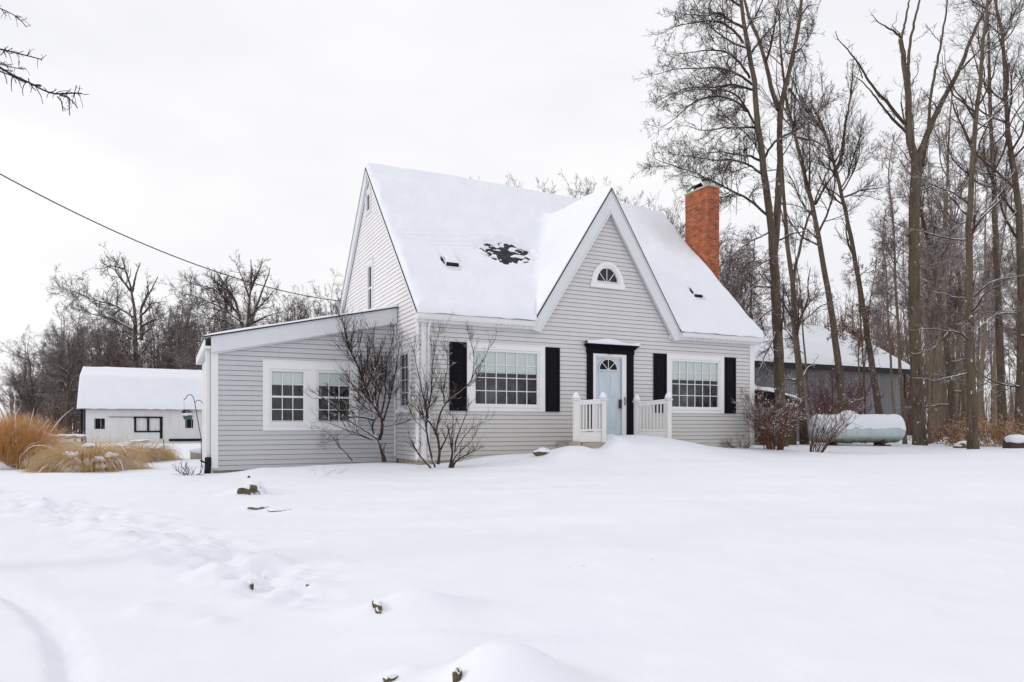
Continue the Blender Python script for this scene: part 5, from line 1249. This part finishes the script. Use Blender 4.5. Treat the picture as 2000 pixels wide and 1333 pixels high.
hero('young_beech', 'leafy brown oak sapling seen above the right end of the house roof', 'tree', P[0], [(P, .09, .02)], [], 103, 22, 180, 900, 1800, None, (.45, 1.), (1.0, .2), .35, .02, .0, .17, .006, leaf=2200, lmax1=2.6)

# ------------------------------------------------------------------ stones and small things
def rock(label, px, d, r, seed, zoff=0., mat_=None, rot=0):
    p = xy(px, d); z = gz(*p); mb = MB(); blob(mb, (p[0], p[1], z+zoff), r, seed, 26, noise=.32)
    o = mb.build('rock', mat_ or M_stone, None, smooth=True); tag(o, label, 'rock'); return o
def rk(label, px, py, r, seed, up=0., back=0.):
    d = hit(px, py)+back; p = xy(px, d); mb = MB(); z = gz(*xy(px, d-back)); blob(mb, (p[0], p[1], z+up), r, seed, 26, noise=.32)
    o = mb.build('rock', M_stone, None, smooth=True); tag(o, label, 'rock'); return o
rk('brown field stone with a cracked snow cap in front of the addition corner', 488, 968, (.23, .17, .19), 201, -.01, .16)
rk('flat reddish stone under a snow slab just below the field stone', 505, 996, (.15, .12, .055), 202, -.005, .1)
rk('flat tan stone edge at the right end of the snow slab', 545, 1000, (.13, .10, .05), 203, .0, .08)
rk('dark pointed stone edge showing at the left of a snow mound', 737, 1198, (.03, .08, .06), 204, .0, .04)
rk('dark stone tip at the left foot of the big snow mound', 893, 1333, (.022, .03, .06), 205, .0, .0)
rk('pale stone corner at the bottom edge of the picture', 762, 1332, (.035, .03, .03), 206, .0, .0)
rk('small stone edge in the trampled snow', 492, 1156, (.014, .03, .045), 207, .0, .0)
rk('tiny stone chip in the snow right of the trampled strip', 601, 1144, (.016, .016, .014), 208, .005, .0)
rk('tiny dark clod in the snow above the field stone', 486, 934, (.03, .03, .03), 209, .02, .0)
rock('small snow capped boulder in the wood behind the forward straight tree', 1880, 27.5, (.28, .22, .2), 210, .05)
rock('snow covered stone slab against the house below the left front window', 1062, 16.9, (.24, .16, .10), 211, .02)
mb = MB(); p = xy(1990, 25.5); z = gz(*p)
mb.prism([(p[0]-.28*RV[0], p[1]-.28*RV[1], z-.1), (p[0]+.5*RV[0], p[1]+.5*RV[1], z-.1), (p[0]+.5*RV[0], p[1]+.5*RV[1], z+.3), (p[0]-.24*RV[0], p[1]-.24*RV[1], z+.3)], (VV[0]*.5, VV[1]*.5, 0))
ST = empty('stump', (p[0], p[1], z)); tag(ST, 'square cut stump under a thick snow cap at the right edge', 'stump'); mb.build('block', M_wood, ST, bevel=.03)
mb = MB(); blob(mb, (p[0]+.12*RV[0]+.25*VV[0], p[1]+.12*RV[1]+.25*VV[1], z+.33), (.48, .36, .17), 221, 26, noise=.1); mb.build('snow_cap', M_snow, ST, smooth=True)
p = xy(386, 23); z = gz(*p); BL = empty('stone_block', (p[0], p[1], z)); tag(BL, 'tan stone block under snow behind the addition corner', 'stone block')
mb = MB(); mb.box(p[0]-.22, p[0]+.4, p[1]-.1, p[1]+.25, z-.1, z+.27); mb.build('block', M_concrete, BL, bevel=.03)
mb = MB(); blob(mb, (p[0]+.1, p[1]+.05, z+.28), (.38, .25, .11), 222, 22, noise=.1); mb.build('snow_cap', M_snow, BL, smooth=True)
# low rail fence behind the grasses
FN = empty('rail_fence', (*xy(130, 27), .4)); tag(FN, 'low weathered fence with snow on its top rail behind the dry grasses', 'fence')
fa, fb = xy(88, 27), xy(166, 27); z = .45
for k in range(5):
    p = fa+(fb-fa)*k/4; mb = MB(); mb.box(p[0]-.05, p[0]+.05, p[1]-.05, p[1]+.05, z-.2, z+.62); mb.build('post', M_fence, FN)
for h in (.12, .32, .56):
    mb = MB(); mb.prism([(*fa, z+h), (*fb, z+h), (*fb, z+h+.11), (*fa, z+h+.11)], (VV[0]*.04, VV[1]*.04, 0)); mb.build('rail', M_fence, FN)
mb = MB(); mb.tube([(*(fa+(fb-fa)*t), z+.685+.012*math.sin(t*19)) for t in np.linspace(0, 1, 14)], .045, 8); mb.build('snow', M_snow, FN, smooth=True)
# shepherd hook, feeder
hd = 19.6
base = xy(394, hd); HK = empty('shepherd_hook', (*base, gz(*base))); tag(HK, 'thin black double shepherd hook leaning behind the addition corner', 'hook')
mb = MB(); z0 = gz(*base)
P = np.concatenate([[(*base, z0-.1)], pl([(393, 858), (386, 820), (381, 790), (378, 777), (374, 772), (369, 771), (364, 776), (361, 781), (359, 779)], hd)]); mb.tube([tuple(p) for p in P], .011, 7)
hk = mb.build('pole', M_metal, HK, smooth=True)
mb = MB(); mb.tube([tuple(p) for p in pl([(381.5, 787), (384, 783), (388, 782), (393, 784), (396, 788)], hd)], .010, 7); mb.build('side_hook', M_metal, HK, smooth=True)
fp = at(364, 812, hd); BF = empty('bird_feeder', tuple(fp)); tag(BF, 'green bird feeder with a small snowy roof hanging by the white barn', 'bird feeder')
mb = MB(); mb.prism([tuple(fp+np.array([RV[0]*a_, RV[1]*a_, b_])) for a_, b_ in ((-.10, 0), (-.075, -.11), (.095, -.11), (.12, 0))], (VV[0]*.14, VV[1]*.14, 0)); mb.build('tray', M_green, BF, bevel=.006)
mb = MB(); blob(mb, (fp[0]+VV[0]*.07, fp[1]+VV[1]*.07, fp[2]+.025), (.13, .1, .045), 231, 18, noise=.1); mb.build('snow', M_snow, BF, smooth=True)
def fq(a_, b_, o_=.14): return tuple(fp+np.array([RV[0]*a_+VV[0]*o_, RV[1]*a_+VV[1]*o_, b_]))
mb = MB(); mb.prism([fq(-.21, .10), fq(-.12, .175), fq(.04, .10), fq(.04, .085), fq(-.12, .15), fq(-.21, .085)], (VV[0]*.2, VV[1]*.2, 0)); mb.prism([fq(-.16, -.02), fq(-.06, -.02), fq(-.06, .10), fq(-.16, .10)], (VV[0]*.15, VV[1]*.15, 0)); mb.build('roof', M_wood, BF)
mb = MB(); e_ = at(359, 781, hd); mb.tube([fq(-.12, .17), tuple(e_)], .0035, 5); mb.build('wire', M_metal, BF)
mb = MB(); p0 = xy(322, 30); z = gz(*p0); mb.tube([(*p0, z-.1), (p0[0]-.06, p0[1], z+.55)], .02, 6); o = mb.build('stake', M_metal, None, smooth=True); tag(o, 'thin dark stake leaning before the white barn wall', 'stake')
# power line
P0 = at(-60, 307, 15.5); P1 = np.array([-.1, 8.0, 5.75])
pts = [P0+(P1-P0)*t-np.array([0, 0, .55*4*t*(1-t)]) for t in np.linspace(0, 1, 40)]
# lengthen it beyond the frame to a pole out of view
mb = MB(); PX = P0+(P0-P1)*.9+np.array([0, 0, 2.2]); mb.tube([tuple(p) for p in ([P0+(PX-P0)*t for t in np.linspace(1, .1, 8)]+pts)], .014, 6)
o = mb.build('power_line', M_darkedge, None, smooth=True); tag(o, 'black power line sagging from the upper left to the gable wall', 'cable')
mb = MB(); mb.box(-.10, -.0, 7.9, 8.1, 5.55, 5.85); mb.tube([(-.06, 8.0, 5.75), (-.08, 8.05, 5.2)], .02, 6); mb.build('cable_bracket', M_metal, HOUSE)

# ------------------------------------------------------------------ tree out of frame at the left whose boughs hang in
dL = 6.2
base = xy(-420, 6.6); z = gz(*base)
tr = [(np.array([(*base, z-.2), (base[0]+.05, base[1], z+3), (base[0], base[1]+.05, z+6), (base[0]+.03, base[1], z+11)]), .2, .03)]
lb = [(pl([(-390, -60), (-200, 20), (-60, 95), (0, 132), (28, 150), (60, 162), (92, 182), (117, 187), (127, 182), (150, 181), (159, 183)], 6.4, -.3), .022),
      (pl([(-390, 20), (-200, 60), (-60, 84), (0, 96), (35, 105), (65, 112), (82, 117)], 6.5, -.1), .018),
      (pl([(-390, -120), (-150, -40), (-40, 4), (0, 16), (25, 28), (44, 40), (51, 53)], 6.3, .0), .012),
      (pl([(-300, -20), (-100, 70), (-20, 118), (10, 128), (35, 135), (50, 134)], 6.6, -.2), .010), (pl([(0, 140), (22, 148), (40, 158), (60, 163), (80, 170)], 6.2, .1), .006), (pl([(117, 187), (130, 190), (142, 198), (152, 212)], 6.1, 0), .005), (pl([(112, 189), (120, 198), (123, 218)], 6.1, 0), .005), (pl([(125, 186), (136, 192), (135, 208), (136, 226)], 6.1, 0), .005)]
def droop_tree():
    g = np.random.default_rng(301); t = empty('overhanging_tree', (*base, z)); tag(t, 'dark bare boughs with drooping twigs hanging in at the upper left corner', 'tree')
    A = Acc(); P = resample(tr[0][0], 26); A.add(P[None], np.linspace(.2, .03, 26)[None], 10); link('trunk', A.mesh('trunk'), M_bark, t)
    LP = np.array([resample(p, 40) for p, r in lb]); LR = np.array([np.linspace(r, max(.0035, r*.25), 40) for p, r in lb])
    A = Acc(); A.add(LP, LR, 6); link('boughs', A.mesh('boughs'), M_larch, t)
    W = Acc()
    C, R = grow(LP, LR, 150, g, .3, 1, (1.3, .35), .06, 6, .12, -.32, .5, .0022, .05, .5, .16, .2); W.add(C, R, 4)
    C, R = grow(LP, LR, 110, g, .3, 1, (.8, .3), .05, 4, .12, .12, .6, .0028, .03, .7, .07, .2); W.add(C, R, 4)
    C2, R2 = grow(C, R, 120, g, .3, 1, (.9, .3), .5, 3, .2, -.05, .7, .0022, .02, .7, .04); W.add(C2, R2, 3)
    link('twigs', W.mesh('twigs'), M_larch, t)
droop_tree()

# ------------------------------------------------------------------ light
world = bpy.data.worlds.new('World'); sc.world = world; world.use_nodes = True
nt = world.node_tree; nt.nodes.clear()
out = nt.nodes.new('ShaderNodeOutputWorld'); bg = nt.nodes.new('ShaderNodeBackground'); bg.inputs['Strength'].default_value = .1
sky = nt.nodes.new('ShaderNodeTexSky'); sky.sky_type = 'NISHITA'; sky.sun_disc = False
SUN_EL, SUN_AZ = math.radians(24), math.radians(-75)      # azimuth measured from +Y towards +X
sky.sun_elevation = SUN_EL; sky.sun_rotation = SUN_AZ
tc = nt.nodes.new('ShaderNodeTexCoord'); mp = nt.nodes.new('ShaderNodeMapping'); mp.inputs['Scale'].default_value = (1, 1, 2.6); nt.links.new(tc.outputs['Generated'], mp.inputs[0])
nz = nt.nodes.new('ShaderNodeTexNoise'); nz.inputs['Scale'].default_value = 1.9; nz.inputs['Detail'].default_value = 4; nz.inputs['Roughness'].default_value = .5; nt.links.new(mp.outputs[0], nz.inputs['Vector'])
rp_ = nt.nodes.new('ShaderNodeValToRGB'); e = rp_.color_ramp.elements; e[0].position = .36; e[0].color = (8.3, 8.4, 9.2, 1); e[1].position = .58; e[1].color = (10.5, 10.5, 10.6, 1)
nt.links.new(nz.outputs['Fac'], rp_.inputs[0])
sx = nt.nodes.new('ShaderNodeSeparateXYZ'); nt.links.new(tc.outputs['Generated'], sx.inputs[0])
el = nt.nodes.new('ShaderNodeValToRGB'); e = el.color_ramp.elements; e[0].position = 0; e[0].color = (10.2, 10.05, 9.9, 1)
for p_, c_ in ((.12, (9.9, 9.85, 9.9, 1)), (.24, (9.2, 9.25, 9.8, 1)), (.42, (10.3, 10.3, 10.4, 1)), (1., (10.6, 10.6, 10.7, 1))):
    q_ = e[1] if p_ == 1. else e.new(p_); q_.position = p_; q_.color = c_
nt.links.new(sx.outputs[2], el.inputs[0])
cm = nt.nodes.new('ShaderNodeMix'); cm.data_type = 'RGBA'; cm.inputs[0].default_value = .5; nt.links.new(rp_.outputs[0], cm.inputs[6]); nt.links.new(el.outputs[0], cm.inputs[7])
mx = nt.nodes.new('ShaderNodeMix'); mx.data_type = 'RGBA'; mx.inputs[0].default_value = .95
nt.links.new(sky.outputs[0], mx.inputs[6]); nt.links.new(cm.outputs[2], mx.inputs[7]); nt.links.new(mx.outputs[2], bg.inputs['Color']); nt.links.new(bg.outputs[0], out.inputs[0])
sl = bpy.data.lights.new('sun', 'SUN'); sl.energy = .8; sl.angle = math.radians(10); sl.color = (1, .965, .92)
so = bpy.data.objects.new('sun', sl); col.objects.link(so)
sd = Vector((math.sin(SUN_AZ)*math.cos(SUN_EL), math.cos(SUN_AZ)*math.cos(SUN_EL), math.sin(SUN_EL)))
so.rotation_euler = sd.to_track_quat('Z', 'Y').to_euler()

# ------------------------------------------------------------------ camera
cam = bpy.data.cameras.new('camera'); co = bpy.data.objects.new('camera', cam); col.objects.link(co)
cam.sensor_width = 36; cam.lens = F/2000*36; cam.shift_y = (YH-666.5)/2000; cam.clip_end = 2000; cam.clip_start = .05
co.location = tuple(CAM); co.rotation_euler = (math.pi/2, 0, -TH)
sc.camera = co
sc.view_settings.view_transform = 'Standard'; sc.view_settings.look = 'None'; sc.view_settings.exposure = 0; sc.view_settings.gamma = 1
sc.render.resolution_x = 1024; sc.render.resolution_y = 682
sc.cycles.max_bounces = 6; sc.cycles.transparent_max_bounces = 8
